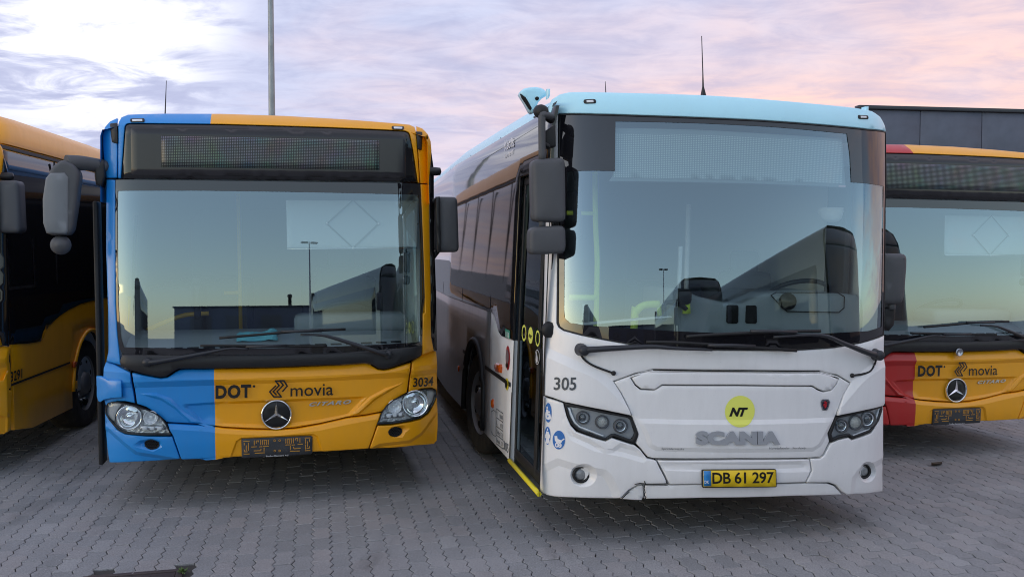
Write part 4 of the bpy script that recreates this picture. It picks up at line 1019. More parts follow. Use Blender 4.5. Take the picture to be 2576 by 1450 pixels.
def build_scania():
    v = VS; e = v.e; F0 = v.mf(s_front0); ML = v.ml(); PK = []
    def pk(pts, d, w): PK.append(pocket(v.fp(pts), d, w))
    # lower face of the hatch stands back a little; crease across the shoulders; pods round the fog lamps
    pk(cI([(705, 492), (1300, 503), (2085, 484), (2040, 580), (1985, 685), (1930, 720), (850, 718), (795, 690), (760, 600)]), -.012, .03)
    pk(cI([(870, 850), (852, 790), (1915, 782), (1925, 850), (1900, 862)]), .02, .05)
    pk(cI(ell(352, 888, 92, 84, 24)), .035, .035); pk(cI(ell(2312, 864, 62, 74, 24)), .035, .03)
    pk(cI([(165, 765), (260, 795), (420, 830), (500, 845), (540, 880), (600, 1000), (600, 1200), (-200, 1200), (-200, 740)]), .02, .05)
    pk(cI([(2410, 760), (2300, 810), (2240, 840), (2200, 900), (2180, 1050), (2180, 1200), (2600, 1200), (2600, 740)]), .018, .05)
    pk(cI([(205, 430), (225, 520), (280, 590), (400, 640), (500, 705), (545, 700), (600, 660), (720, 690), (800, 770), (760, 800), (620, 760), (420, 720), (250, 640), (190, 500)]), .012, .03)
    def F1(x, z):
        r = s_front0(x, z)
        for p in PK: r += p(x, z)
        return r
    PS = []
    ln = v.fp(cI([(60, -30), (100, 5), (200, 50), (300, 95), (400, 135), (480, 178), (556, 240)])); PS.append(pocket([(ln[0][0] - .5, ln[0][1] + .1)] + ln + [(ln[-1][0] + .25, ln[-1][1] - .25), (ln[-1][0] + .25, ln[-1][1] - 1.2), (ln[0][0] - .5, ln[0][1] - 1.2)], -.020, .06))
    ln = v.fp(cI([(2193, 243), (2230, 200), (2300, 140), (2380, 90), (2440, 60)])); PS.append(pocket([(ln[0][0] - .25, ln[0][1] - .25)] + ln + [(ln[-1][0] + .5, ln[-1][1]), (ln[-1][0] + .5, ln[-1][1] - 1.2), (ln[0][0] - .25, ln[0][1] - 1.2)], -.020, .06))
    def F2(x, z): return s_front0(x, z) + sum(p(x, z) for p in PS)
    FS = lambda u, w, o: Vector((u, F2(u, w) - o, w))
    FR = lambda u, w, o: Vector((u, F1(u, w) - o, w))
    P = lambda name, pts, m, parent=e, **k: patch(name, k.pop('mp', F0), v.fp(pts), m, parent, **k)
    CRS = [l for p in PK for l in p.lines]
    PR = lambda *a, **k: P(*a, mp=FR, creases=CRS, **k)
    Lp = lambda name, pts, m, parent=e, **k: patch(name, ML, v.lp(pts), m, parent, flip=True, **k)
    # --- upper skins
    cap = cG([(22, 213), (25, 150), (48, 95), (95, 65), (160, 50), (400, 50), (800, 60), (1125, 70), (1500, 95), (1900, 130), (2200, 160), (2330, 185), (2388, 225), (2422, 290), (2428, 330), (2300, 313), (1900, 275), (1500, 247), (1125, 230), (700, 215), (350, 204), (90, 203), (78, 210)])
    P('header', cap, SCC, bevel=.008, seg=3, th=.05, step=.04)
    q = v.fp(cap)
    for pts in (cG([(262, 102), (350, 98), (356, 130), (266, 133)]), cG([(2225, 212), (2300, 216), (2303, 243), (2229, 241)])):
        o = P('marker_lamp', pts, GASKET, off=.006, bevel=.004, rad=.014)
        c = (sum(p[0] for p in pts) / 4, sum(p[1] for p in pts) / 4); P('lens', [(c[0] + (p[0] - c[0]) * .55, c[1] + (p[1] - c[1]) * .5) for p in pts], WHITELAMP, o, off=.010, bevel=.002, th=.006)
    ws = cG([(88, 206), (350, 207), (700, 218), (1125, 233), (1500, 250), (1900, 278), (2300, 316), (2427, 333), (2430, 600), (2425, 900), (2421, 1290)]) + cH([(2418, 600), (2413, 775), (2250, 830), (2050, 865), (1770, 884), (1180, 880), (850, 870), (560, 834), (400, 805), (250, 775), (120, 740), (86, 716), (74, 680), (76, 300), (78, 0)]) + cG([(80, 700)])
    clear = cG([(146, 617), (300, 610), (489, 612), (493, 257), (1125, 272), (1600, 296), (2150, 346), (2172, 500), (2181, 693), (2300, 702), (2412, 722), (2408, 1000)]) + cH([(2405, 300), (2398, 715), (2300, 745), (2000, 762), (1300, 762), (900, 745), (600, 726), (300, 706), (165, 686), (130, 655), (124, 600), (126, 0)]) + cG([(140, 850)])
    P('windscreen_border', ws, FRIT, off=-.002, th=.0, bevel=0, holes=[v.fp(clear)], step=.08)
    P('windscreen', ws, WIND, off=-.006, th=0, bevel=0, step=.05)
    patch('windscreen_seal', F0, v.fp(ws), GASKET, e, off=.001, th=.012, bevel=0, holes=[inset(v.fp(ws) if area2(v.fp(ws)) > 0 else v.fp(ws)[::-1], .008)], step=.06)
    # --- white front: shoulders, hatch, bumper
    sh = cG([(22, 217), (80, 213), (78, 700), (77, 1290)]) + cH([(72, 690), (85, 718), (120, 743), (250, 778), (400, 808), (560, 837), (850, 873), (1180, 883), (1770, 887), (2050, 868), (2250, 833), (2416, 777)]) + cI([(2420, 0), (2419, 200), (2416, 385), (2408, 400), (2300, 428), (2092, 470), (2142, 330), (2192, 245), (2100, 190), (2050, 183), (1975, 164), (1400, 158), (825, 153), (700, 182), (552, 236), (603, 318), (652, 418), (673, 470), (500, 434), (350, 405), (238, 381), (215, 377), (140, 350), (74, 329)]) + cF([(672, 600), (680, 300), (686, 10)])
    P('shoulder_panel', sh, SCW, mp=FS, creases=[l for p in PS for l in p.lines], bevel=.006, seg=2, th=.05, step=.04)
    lid = cI([(668, 209), (760, 172), (830, 162), (1400, 167), (1975, 172), (2050, 190), (2114, 217), (2090, 265), (2058, 302), (2000, 313), (1962, 298), (1925, 275), (1400, 270), (890, 268), (865, 285), (838, 302), (740, 296), (702, 265)])
    hatch = cI([(556, 241), (700, 188), (826, 160), (1400, 165), (1974, 170), (2050, 189), (2100, 197), (2188, 249), (2140, 332), (2088, 474), (2034, 595), (2046, 650), (2000, 742), (1980, 760), (1900, 767), (1400, 770), (830, 770), (790, 760), (740, 698), (706, 663), (724, 600), (680, 480), (657, 420), (607, 320)])
    PR('front_hatch', hatch, SCW, gap=.003, bevel=.006, seg=2, th=.05, step=.04, holes=[v.fp(lid)])
    pl_ = v.fp(lid); pl_ = pl_ if area2(pl_) > 0 else pl_[::-1]
    patch('hatch_handle', FR, inset(pl_, .009), SCW, e, off=.006, th=.05, bevel=.008, seg=3, step=.03)
    sc_ = v.fp(cI([(890, 275), (1920, 280), (1960, 305), (1900, 318), (850, 312)])); patch('grip_recess', F0, sc_, SCW, e, off=-.012, th=.01, bevel=.004)
    P('slot', cI([(826, 154), (1974, 163), (1974, 169), (826, 160)]), VOID, off=.004, th=.004, bevel=0)
    PR('bumper_corner', cI([(76, 342), (140, 362), (212, 384), (216, 402), (236, 480), (262, 540), (300, 582), (400, 618), (500, 648), (540, 624), (620, 650), (690, 672), (700, 674), (740, 706), (790, 768), (840, 778), (852, 783), (876, 832), (918, 915), (925, 945), (770, 950), (725, 952), (660, 990), (605, 1046), (560, 1052), (300, 1047), (150, 1040), (100, 1030), (58, 1006), (60, 900), (66, 600)]), SCW, gap=.003, bevel=.010, seg=3, th=.06, step=.04)
    PR('bumper_corner', cI([(1910, 770), (1980, 768), (2007, 747), (2052, 661), (2110, 638), (2180, 622), (2200, 640), (2332, 592), (2388, 500), (2412, 405), (2418, 420), (2417, 700), (2414, 1000), (2370, 1010), (2250, 1022), (2165, 1022), (2130, 1000), (2090, 955), (2040, 938), (1885, 938), (1890, 920), (1925, 850), (1916, 800)]), SCW, gap=.003, bevel=.010, seg=3, th=.06, step=.04)
    PR('bumper', cI([(856, 782), (1400, 777), (1906, 772), (1914, 800), (1921, 850), (1886, 920), (1881, 935), (1200, 946), (940, 951), (926, 920), (884, 832)]), SCW, gap=.003, bevel=.008, seg=3, th=.06, step=.04)
    lowm = lambda u, w, o: Vector((u, F1(u, w) + .012 - o, w))
    P('bumper_lip', cI([(771, 956), (1200, 949), (1900, 941), (2035, 943), (2085, 960), (2140, 1022), (1800, 1032), (1200, 1045), (772, 1052), (776, 1020), (768, 990)]), SCW, mp=lowm, gap=.002, bevel=.008, seg=3, th=.06, step=.03)
    P('bumper_lip', cI([(608, 1050), (640, 1020), (690, 980), (728, 955), (764, 953), (766, 990), (770, 1020), (758, 1060), (700, 1058)]), SCW, mp=lambda u, w, o: Vector((u, F1(u, w) + .020 - o - (u - 0) * .0, w - .004)), gap=.002, bevel=.006, seg=2, th=.05, step=.03)['label'] = 'cracked bumper fragment'
    strokes('crack', [v.fp(cI([(700, 945), (735, 938), (772, 942), (766, 925), (775, 948), (925, 950)])), v.fp(cI([(768, 950), (764, 975), (770, 1000), (766, 1022), (776, 1035), (768, 1052)])), v.fp(cI([(605, 1050), (640, 1015), (660, 1000)]))], .006, FR, .003, GASKET, e)
    P('carrier', cI([(66, 20), (300, 60), (560, 230), (825, 150), (1975, 160), (2190, 235), (2410, 100), (2412, 960), (2150, 1000), (800, 1030), (110, 1010)]), VOID, off=-.10, th=0, bevel=0, step=.08)
    # headlights
    BEZ = mat('headlight_bezel', (.34, .345, .36, 1), .35, .3)
    def lamp(out, inner, cs, drl, k):
        po = v.fp(out); po = po if area2(po) > 0 else po[::-1]; pi_ = v.fp(inner); pi_ = pi_ if area2(pi_) > 0 else pi_[::-1]
        h = patch('headlight', FR, po, GASKET, e, off=.004, th=.08, bevel=.004, holes=[pi_], step=.03)
        patch('housing', FR, inset(pi_, -.004), BEZ, h, off=-.022, th=0, bevel=0, step=.025)
        for i, (c, r) in enumerate(cs):
            a = v.fp([c])[0]; q = v.fp([(c[0] + r, c[1])])[0]; rr = abs(q[0] - a[0]); o_ = FR(a[0], a[1], -.012)
            if k and i == 2: rr *= .9
            l = MB().lathe([(rr * 1.02, .02), (rr * 1.0, -.012), (rr * .86, -.014), (rr * .80, .0)], o_, (0, 1, 0), 28).build('lamp_ring', GREYP, h)
            MB().lathe([(rr * .80, 0), (rr * .76, -.004), (rr * .62, .014), (rr * .56, .02)], o_, (0, 1, 0), 28).build('lamp_rim', CHROME, l)
            if i == 1:
                MB().lathe([(0, -.002), (rr * .74, -.001), (rr * .78, .003)], o_, (0, 1, 0), 24).build('diode_cluster', mat('diode_lamp', (.62, .60, .55, 1), .25, 0, .8, coat=1, bump=1.0, bump_scale=90), l)
            else:
                b = MB(); b.lathe([(0, -.012), (rr * .25, -.010), (rr * .45, -.002), (rr * .58, .014), (rr * .60, .02)], o_, (0, 1, 0), 24); b.build('projector_lens', mat('projector_glass', (.06, .065, .07, 1), .03, 0, 1.0, coat=1), l)
        P('light_guide', drl, mat('light_guide', (.78, .80, .84, 1), .15, coat=.8), h, mp=FR, off=-.006, bevel=.003, th=.012, step=.03)
        patch('lens', FR, inset(pi_, -.003), LENS, h, off=.002, th=0, bevel=0, step=.03)
    lamp(cS([(235, 180), (480, 232), (1000, 350), (1880, 530), (1960, 700), (2070, 960), (2050, 1050), (1970, 1200), (1800, 1150), (1440, 1020), (1280, 1115), (1180, 1108), (600, 890), (500, 810), (400, 700), (330, 540), (280, 360)]),
         cS([(300, 280), (700, 340), (1200, 450), (1800, 560), (1880, 620), (1980, 940), (1960, 1010), (1890, 1105), (1760, 1060), (1500, 965), (1410, 970), (1280, 1065), (1180, 1050), (620, 850), (470, 720), (380, 560)]),
         [(p, r / 6.591) for p, r in zip(cS([(715, 565), (1185, 675), (1640, 775)]), (172, 172, 178))], cS([(325, 305), (395, 330), (420, 430), (530, 670), (640, 775), (1000, 915), (1240, 1010), (1200, 1035), (620, 815), (480, 690), (380, 500)]), 0)
    lamp(cI([(2408, 402), (2410, 430), (2385, 510), (2330, 585), (2260, 612), (2195, 632), (2180, 612), (2110, 630), (2050, 657), (2038, 620), (2036, 600), (2060, 540), (2088, 480), (2300, 430)]),
         cI([(2398, 418), (2370, 510), (2322, 570), (2200, 616), (2184, 598), (2110, 612), (2068, 632), (2058, 600), (2100, 492), (2300, 446)]),
         [(p, r / 1.84) for p, r in zip(cI([(2312, 500), (2228, 522), (2133, 547)]), (42, 42, 43))], cI([(2388, 424), (2396, 424), (2372, 512), (2324, 578), (2212, 618), (2208, 608), (2316, 566), (2360, 510)]), 1)
    for c, r in ((cI([(342, 890)])[0], 56 / 1.84), (cI([(2306, 868)])[0], 46 / 1.84)):
        a = v.fp([c])[0]; q = v.fp([(c[0], c[1] + r)])[0]; rr = abs(q[1] - a[1]); o_ = FR(a[0], a[1], .0)
        b = MB().lathe([(rr * 1.05, .03), (rr * 1.05, -.012), (rr * .95, -.02), (rr * .78, -.014), (rr * .74, .004)], o_, (0, 1, 0), 24).build('fog_lamp', GASKET, e)
        MB().lathe([(0, -.014), (rr * .4, -.012), (rr * .72, -.004), (rr * .76, .006)], o_, (0, 1, 0), 24).build('lens', mat('fog_glass', (.26, .27, .28, 1), .12, 0, .8, coat=1, bump=.5, bump_scale=70), b)
    # number plate
    q = v.fp(cI([(1156, 841), (1667, 837), (1667, 959), (1156, 964)])); yp = min([F1(p[0], p[1]) for p in q] + [F1(.05 * k_, q[0][1] * t_ + q[3][1] * (1 - t_)) for k_ in range(-5, 6) for t_ in (0, .5, 1)]) - .014; pm = plane_y(yp)
    o = patch('number_plate', pm, q, GASKET, e, off=0, th=.012, bevel=.002, rad=.010)
    q2 = v.fp(cI([(1163, 846), (1661, 842), (1661, 953), (1163, 957)])); patch('plate_face', pm, q2, mat('plate_yellow', lin(236, 200, 20), .4), o, off=.0015, th=.001, bevel=0, rad=.006)
    patch('plate_band', pm, v.fp(cI([(1165, 848), (1217, 848), (1217, 952), (1165, 952)])), mat('plate_blue', lin(40, 130, 200), .4), o, off=.003, th=.001, bevel=0)
    lettering('plate_number', 'DB 61 297', pm, *v.fp(cI([(1226, 936), (1647, 930), (1226, 860)])), INK, o, off=.0035, bold=.018, space=.95)
    lettering('plate_country', 'DK', pm, *v.fp(cI([(1171, 934), (1202, 934), (1171, 914)])), WHITEV, o, off=.0045, bold=.02)
    # writing and badges
    lettering('fleet_number', '305', F0, *v.fp(cI([(134, 292), (288, 294), (138, 205)])), GREYINK, e, off=.024, bold=.015)
    c = v.fp(cI([(1425, 443)]))[0]; q = v.fp(cI([(1527, 443)]))[0]; rr = q[0] - c[0]
    patch('round_logo', FR, ell(c[0], c[1], rr, rr, 40), LIME, e, off=.0025, bevel=0, th=0, step=.03, creases=CRS)
    lettering('logo_letters', 'NT', FR, *v.fp(cI([(1350, 478), (1478, 478), (1352, 416)])), INK, e, off=.0045, bold=.055, shear=.32, space=.92)
    lettering('maker_lettering', 'SCANIA', FR, *v.fp(cI([(1112, 668), (1692, 667), (1112, 575)])), mat('grey_badge', (.42, .44, .47, 1), .4, .3), e, off=.001, bold=.075, extrude=.06, depth=.014, space=1.06)
    for s_, a in (('Sprinklervæske', [(882, 705), (1037, 708), (882, 690)]), ('Hovedafbryder', [(1622, 702), (1762, 701), (1622, 687)]), ('Starthjælp', [(1782, 700), (1876, 699), (1782, 686)])):
        lettering('small_lettering', s_, FR, *v.fp(cI(a)), mat('grey_vinyl', (.22, .23, .24, 1), .5), e, off=.0025, bold=.0)
    bq = v.fp(cI([(2010, 398)]))[0]; k = rr / 102
    SB = lambda u, w, o: Vector((u, F1(bq[0], bq[1]) - o, w))
    o = patch('griffin_badge', SB, [(bq[0] + x * k, bq[1] + y * k) for x, y in ((-22, 37), (22, 37), (33, 18), (26, -10), (14, -37), (-14, -37), (-26, -10), (-33, 18))], mat('badge_blue_black', (.012, .014, .03, 1), .25, coat=.6), e, off=.006, th=.02, bevel=.004)
    strokes('badge_rim', [[(bq[0] + x * k, bq[1] + y * k) for x, y in ((-22, 34), (-30, 18), (-24, -10), (-13, -34))], [(bq[0] + x * k, bq[1] + y * k) for x, y in ((22, 34), (30, 18), (24, -10), (13, -34))]], .007, SB, .008, STEEL, o)
    strokes('badge_figure', [[(bq[0] + x * k, bq[1] + y * k) for x, y in l] for l in ([(-2, 22), (10, 14), (4, 6), (10, -4), (0, -18)], [(2, 10), (-10, 2), (-6, -8), (4, -4)], [(-8, 18), (2, 22)])], .008, SB, .0075, mat('badge_red', lin(190, 40, 50), .35), o)
    # pictograms on the near corner
    def disc(c, rx, ry, name):
        q = v.fp(ell(c[0], c[1], rx, ry, 32)); o = patch(name, FR, q, WHITEV, e, off=.0015, bevel=0, th=0, step=.02)
        patch('blue_disc', FR, v.fp(ell(c[0], c[1], rx * .93, ry * .95, 32)), SIGNB, o, off=.003, bevel=0, th=0, step=.02); return o
    c = cI([(102, 452)])[0]; o = disc(c, 25 / 1.84, 71 / 1.84, 'wheelchair_sticker'); X = lambda l: v.fp([(c[0] + a / 1.84, c[1] + b_ / 1.84) for a, b_ in l])
    strokes('figure', [X([(-8, -18), (-7, 12), (8, 14), (13, 38), (19, 38)]), X([(-7, -4), (6, -4)]), X([(-12, 0), (-17, 18), (-10, 38), (2, 42), (9, 30)])], .012, FR, .0045, WHITEV, o)
    patch('figure_head', FR, X(ell(-8, -34, 5, 11, 10)), WHITEV, o, off=.0045, bevel=0, th=0)
    c = cI([(97, 610)])[0]; o = disc(c, 22 / 1.84, 65 / 1.84, 'pedestrian_sticker')
    patch('figure_head', FR, X(ell(-1, -42, 4, 9, 10)), WHITEV, o, off=.0045, bevel=0, th=0)
    strokes('figure', [X([(-1, -24), (0, 8)]), X([(0, 8), (-6, 48)]), X([(0, 8), (7, 48)]), X([(-1, -22), (-9, 2), (-8, 12)]), X([(-1, -22), (9, 0), (9, 12)])], .014, FR, .0045, WHITEV, o)
    c = cI([(175, 640)])[0]; o = disc(c, 46 / 1.84, 68 / 1.84, 'pram_sticker')
    patch('pram_body', FR, X([(-30, -28), (-12, -28), (-8, -8), (22, 4), (18, 18), (0, 22), (-18, 16), (-28, 2)]), WHITEV, o, off=.0045, bevel=0, th=0)
    strokes('figure', [X([(18, 6), (36, -8)]), X(ell(-14, 34, 9, 13, 12) + [(-5, 34)]), X(ell(6, 36, 9, 13, 12) + [(15, 36)]), X([(-16, 18), (6, 36)])], .007, FR, .0045, WHITEV, o)
    # wipers
    def wiper(arm, blade, hose):
        o = empty_part('wiper', e); pa = onsurf(v.fp(arm), F0, .06); pa[0] = FR(*v.fp(arm)[0], .045); pp = bez(pa, 4)
        b = MB(); b.tube(pp, [max(.011, .030 - .0013 * i) for i in range(len(pp))], 8, flat=.8); b.lathe([(0, -.045), (.026, -.045), (.034, -.03), (.036, .02), (.045, .06)], pa[0], (0, 1, 0), 18); b.build('arm', mat('wiper_black', (.022, .024, .03, 1), .45), o)
        pb_ = onsurf(v.fp(blade), F0, .035); b = MB(); b.tube(bez(pb_, 5), .012, 6); b.build('blade', GASKET, o)
        m_ = len(pb_) // 2; b = MB(); b.tube([pb_[m_] + Vector((-.16, -.018, .003)), pb_[m_] + Vector((0, -.026, .006)), pb_[m_] + Vector((.16, -.018, .003))], .012, 6); b.build('blade_holder', MATS['wiper_black'], o)
        hq = v.fp(hose); ph = [FR(a, b_, .03 if i == 0 else .008) for i, (a, b_) in enumerate(hq)]; b = MB(); b.tube(bez(ph, 6), .0075, 6); b.lathe([(0, -.012), (.014, -.006), (.016, .004)], ph[-1], (0, 1, 0), 12); b.build('hose', GASKET, o)
    wiper(cH([(250, 878), (345, 868), (710, 850), (900, 862), (1160, 872)]), cH([(700, 820), (970, 826), (1300, 848), (1770, 880)]), cH([(235, 905), (270, 950), (330, 990), (420, 1025)]) + cI([(552, 180)]))
    wiper(cH([(2345, 912), (2262, 892), (2100, 830), (1925, 768), (1595, 782)]), cH([(985, 782), (1190, 768), (1600, 748), (1940, 742)]), cH([(2342, 940), (2340, 985), (2310, 1030)]) + cI([(2270, 185), (2197, 196)]))
    # indicator repeater low on the pillar
    q = v.fp(cH([(18, 735)]))[0]; b = MB(); b.lathe([(0, -.03), (.03, -.03), (.05, -.02), (.055, .005)], F0(q[0], q[1], .0), (-.25, 1, 0), 18); b.build('side_camera', GASKET, e)
    # --- near side: roof edge, glass, door, panels, wheel
    zt0 = v.lp(cE([(180, 690), (575, 450), (870, 300), (950, 285)]))
    zb0 = v.lp(cF([(65, 212), (365, 338), (485, 490)]))
    dk = v.lp(cF([(480, 1192), (645, 1366), (335, 1050), (95, 745)]))
    rf = [tuple(round(c_, 3) for c_ in (q.x, q.y, q.z)) for q in (v._solve(px, py_, lambda p: (s_left(p.y, 2.0) + .14) - p.x) for px, py_ in cE([(60, 740), (200, 637), (400, 482), (590, 342), (720, 245), (800, 190)]))]
    return v, F0, FR, ML, P, PR, Lp, zt0, zb0, dk
SC = build_scania()
def finish_scania():
    v, F0, FR, ML, P, PR, Lp, zt0, zb0, dk = SC; e = v.e; MR = v.mr()
    ZT, ZB, ZS = 2.865, 1.36, .275
    # roof and rear
    def ring(y, top):
        l, r = s_left(y, 2.72), s_right(y, 2.72); f = lambda z: 2.84 + (z - 2.84) * (top - 2.84) / .23
        pts_ = [(l, y, 2.70), (s_left(y, 2.84), y, 2.84), (l + .055, y, f(2.93)), (l + .13, y, f(3.01)), (l + .28, y, f(3.05)), (-.4, y, f(3.07)), (.4, y, f(3.07)), (r - .28, y, f(3.05)), (r - .13, y, f(3.01)), (r - .055, y, f(2.93)), (s_right(y, 2.84), y, 2.84), (r, y, 2.70)]
        return [(a_, max(b_, s_front0(a_, c_) + .03), c_) if y < 1.5 else (a_, b_, c_) for a_, b_, c_ in pts_]
    MB().loft([ring(.30, 2.95), ring(.55, 2.985), ring(1.0, 3.03), ring(1.6, 3.06), ring(3, 3.07), ring(5, 3.07), ring(11.9, 3.07)], close=False).build('roof', SCC, e)
    b = MB(); b.quad([(-1.4, 11.9, .3), (1.28, 11.9, .3), (1.28, 11.9, 2.95), (-1.4, 11.9, 2.95)]); b.build('rear_panel', SCW, e)
    b = MB(); b.box((-.02, 6.1, .30), (2.36, 11.4, .07)); b.build('underbody', VOID, e)
    # arch measured from the photograph
    a = v.lp(cF([(268, 480), (330, 900), (214, 900), (262, 830)]))
    yc = (a[1][0] + a[2][0]) / 2; rr = (a[2][0] - a[1][0]) / 2 + .01; zc = max(a[0][1] - rr, .45)
    arc = lambda c, r: [(c - r, ZS)] + [(c - r * math.cos(math.pi * k / 14), zc + r * math.sin(math.pi * k / 14)) for k in range(15)] + [(c + r, ZS)]
    door0, door1 = dk[1][0], dk[0][0]
    step_ = v.lp(cF([(368, 340), (386, 352), (400, 400), (414, 452), (430, 474), (486, 492)]))
    y8 = 8.6
    ys_ = min(step_[0][0], yc - rr - .06)
    patch('side_panel', ML, [(door1 + .03, ZS), (ys_, ZS), (ys_, ZB)] + [q_ for q_ in step_[1:-1] if q_[0] < ys_] + [(door1 + .03, step_[-1][1])], SCW, e, th=.03, bevel=.004, step=.22, flip=True)
    patch('side_panel', ML, [(ys_ + .006, ZS)] + arc(yc, rr) + arc(y8, rr) + [(11.9, ZS + .05), (11.9, ZB), (ys_ + .006, ZB)], SCG, e, th=.03, bevel=.004, step=.22, flip=True)
    sr = [(.34, ZS)] + arc(yc, rr) + arc(y8, rr) + [(11.9, ZS + .05), (11.9, 1.25), (.34, 1.10)]
    patch('side_panel', MR, sr, SCW, e, th=.03, bevel=.004, step=.3)
    for c in (yc, y8):
        for sx in (-1, 1):
            sf = s_left(c, 1) if sx < 0 else s_right(c, 1); n = 14
            o1 = [(sf - sx * .035, c - rr * math.cos(math.pi * k / n), zc + rr * math.sin(math.pi * k / n)) for k in range(n + 1)]; o2 = [(sf - sx * .55, p[1], p[2]) for p in o1]
            b = MB(); b.loft([o1, o2], close=False); b.bm.faces.new([b.bm.verts.new(p) for p in o2 + [(o2[-1][0], c + rr, .3), (o2[0][0], c - rr, .3)]]); b.build('wheel_well', VOID, e, fix=False)
            pts = [((s_left if sx < 0 else s_right)(c - rr * math.cos(math.pi * k / 24), 1) + sx * .006, c - (rr - .012) * math.cos(math.pi * k / 24), zc + (rr - .012) * math.sin(math.pi * k / 24)) for k in range(25)]
            pts = [(pts[0][0], pts[0][1], ZS + .02)] + pts + [(pts[-1][0], pts[-1][1], ZS + .02)]
            b = MB(); b.tube(pts, .030, 6); b.build('arch_lip', GASKET, e)
            wheel(e, sf - sx * .06, c, .485 + sx * .036 * 1.0, sx, .485, R(9) if (c == yc) else 0)
    # side glass
    gl = [(door1 + .03, step_[-1][1])] + step_[1:-1][::-1] + [(step_[0][0], ZB), (11.8, ZB), (11.8, ZT), (.36, ZT), (.36, 2.46), (door1 + .03, 2.45)]
    patch('side_window', ML, gl, GLASSD, e, off=.004, th=.02, bevel=.002, step=.14, flip=True, gap=.003)
    patch('side_window', MR, [(.66, 1.12), (1.6, 1.18), (1.6, 1.26), (11.8, 1.26), (11.8, 2.80), (.66, 2.80)], GLASSD, e, off=.004, th=.02, bevel=.002, step=.3)
    for px, z0 in ((575, 452), (340, 600), (186, 692)):
        t = v.lp(cE([(px, z0 + 6)]))[0]; strokes('window_joint', [[(t[0], ZB + .01), (t[0], ZT)]], .022, ML, .007, GASKET, e, flip=True)
    strokes('drip_rail', [[(.36, ZT + .015), (11.8, ZT + .015)]], .022, ML, .010, GASKET, e, flip=True)
    strokes('trim_strip', [[(yc + rr, .86), (11.8, .86)], [(door1 + .08, .86), (yc - rr, .86)]], .035, ML, .006, GASKET, e, flip=True)
    for yy in (step_[0][0], yc + rr + 1.4, yc + rr + 3.0): strokes('panel_joint', [[(yy, .88), (yy, ZB)]], .008, ML, .003, GASKET, e, flip=True)
    lettering('operator_lettering', 'Keolis', ML, *v.lp(cE([(612, 552), (686, 516), (614, 474)])), WHITEV, e, off=.010, bold=.01, flip=True)
    lettering('operator_lettering', 'Kører for NT', ML, *v.lp(cE([(608, 610), (680, 574), (609, 578)])), WHITEV, e, off=.010, bold=.004, flip=True)
    # front door: frame, two glazed leaves
    DG = glass_mat('door_glass', (.30, .33, .34), .07)
    do = empty_part('front_door', e); dm = lambda u, w, o: Vector((s_left(u, w) + .03 - o, u, w))
    z0, z1 = ZS + .03, 2.45; mid = door0 + (door1 - door0) * .30
    for a_, b_ in ((door0 + .005, mid), (mid + .004, door1 + .02)):
        q = [(a_, z0), (b_, z0), (b_, z1), (a_, z1)]
        lf_ = patch('leaf', dm, q, GASKET, do, th=.03, bevel=.004, step=.3, flip=True, holes=[[(a_ + .035, z0 + .08), (b_ - .035, z0 + .08), (b_ - .035, z1 - .06), (a_ + .035, z1 - .06)]])
        patch('glass', dm, [(a_ + .03, z0 + .07), (b_ - .03, z0 + .07), (b_ - .03, z1 - .05), (a_ + .03, z1 - .05)], DG, lf_, off=-.008, th=0, bevel=0, step=.2, flip=True)
    strokes('door_frame', [[(door0 - .012, ZS), (door0 - .012, z1 + .03), (door1 + .03, z1 + .03), (door1 + .03, ZS)]], .035, ML, .004, GASKET, do, flip=True)
    b = MB(); b.tube([(s_left(door1, .3) - .005, door1 + .02, ZS + .01), (s_left(door0, .3) - .005, door0 - .02, ZS + .005)], .018, 6); b.build('step_edge', mat('yellow_edge', lin(232, 214, 40), .45), do)
    # stickers on the door
    def lst(name, c, rx, ry, m, off=.004, ring_=0, par=do):
        q = v.lp(ell(c[0], c[1], rx, ry, 28)); hs = [v.lp(ell(c[0], c[1], rx * ring_, ry * ring_, 28))] if ring_ else []
        return patch(name, ML, q, m, par, off=off, bevel=0, th=0, flip=True, step=.03, holes=hs)
    k = 1 / 1.5267
    for c in ((545, 454), (622, 485)): lst('lime_ring', cF([c])[0], 12.5 * k, 47 * k, LIME, -.016, .74)
    lst('lime_disc', cF([(582, 468)])[0], 13 * k, 48 * k, LIME, -.016)
    lettering('logo_letters', 'NT', ML, *v.lp(cF([(574, 476), (591, 492), (575, 456)])), INK, do, off=-.012, bold=.05, shear=.3, flip=True)
    o = lst('hand_sticker', cF([(620, 592)])[0], 13 * k, 43 * k, WHITEV, -.016); lst('black_disc', cF([(620, 592)])[0], 11.5 * k, 38 * k, INK, -.0145, 0, o)
    strokes('hand', [v.lp(cF([(616, 605), (617, 582), (617, 570)])), v.lp(cF([(619, 606), (621, 590), (624, 602), (623, 612), (618, 614)]))], .022, ML, -.013, WHITEV, o, flip=True)
    # fittings on the panel behind the door
    def lam(name, pts, m, off, th, bv=.004, rad=0): return patch(name, ML, v.lp(cF(pts)), m, e, off=off, th=th, bevel=bv, flip=True, rad=rad)
    lam('side_marker', [(402, 632), (412, 625), (430, 633), (434, 650), (432, 682), (408, 676), (402, 655)], AMBER, .025, .03, .008)
    o = lst('red_sticker', cF([(466, 597)])[0], 12 * k, 70 * k, mat('red_vinyl', lin(170, 30, 40), .3), .003, 0, e); lst('convex_disc', cF([(465, 590)])[0], 9 * k, 42 * k, mat('grey_pink_mirror', (.35, .25, .28, 1), .15, .3), .006, 0, o); lst('button', cF([(463, 640)])[0], 7 * k, 14 * k, INK, .007, 0, o)
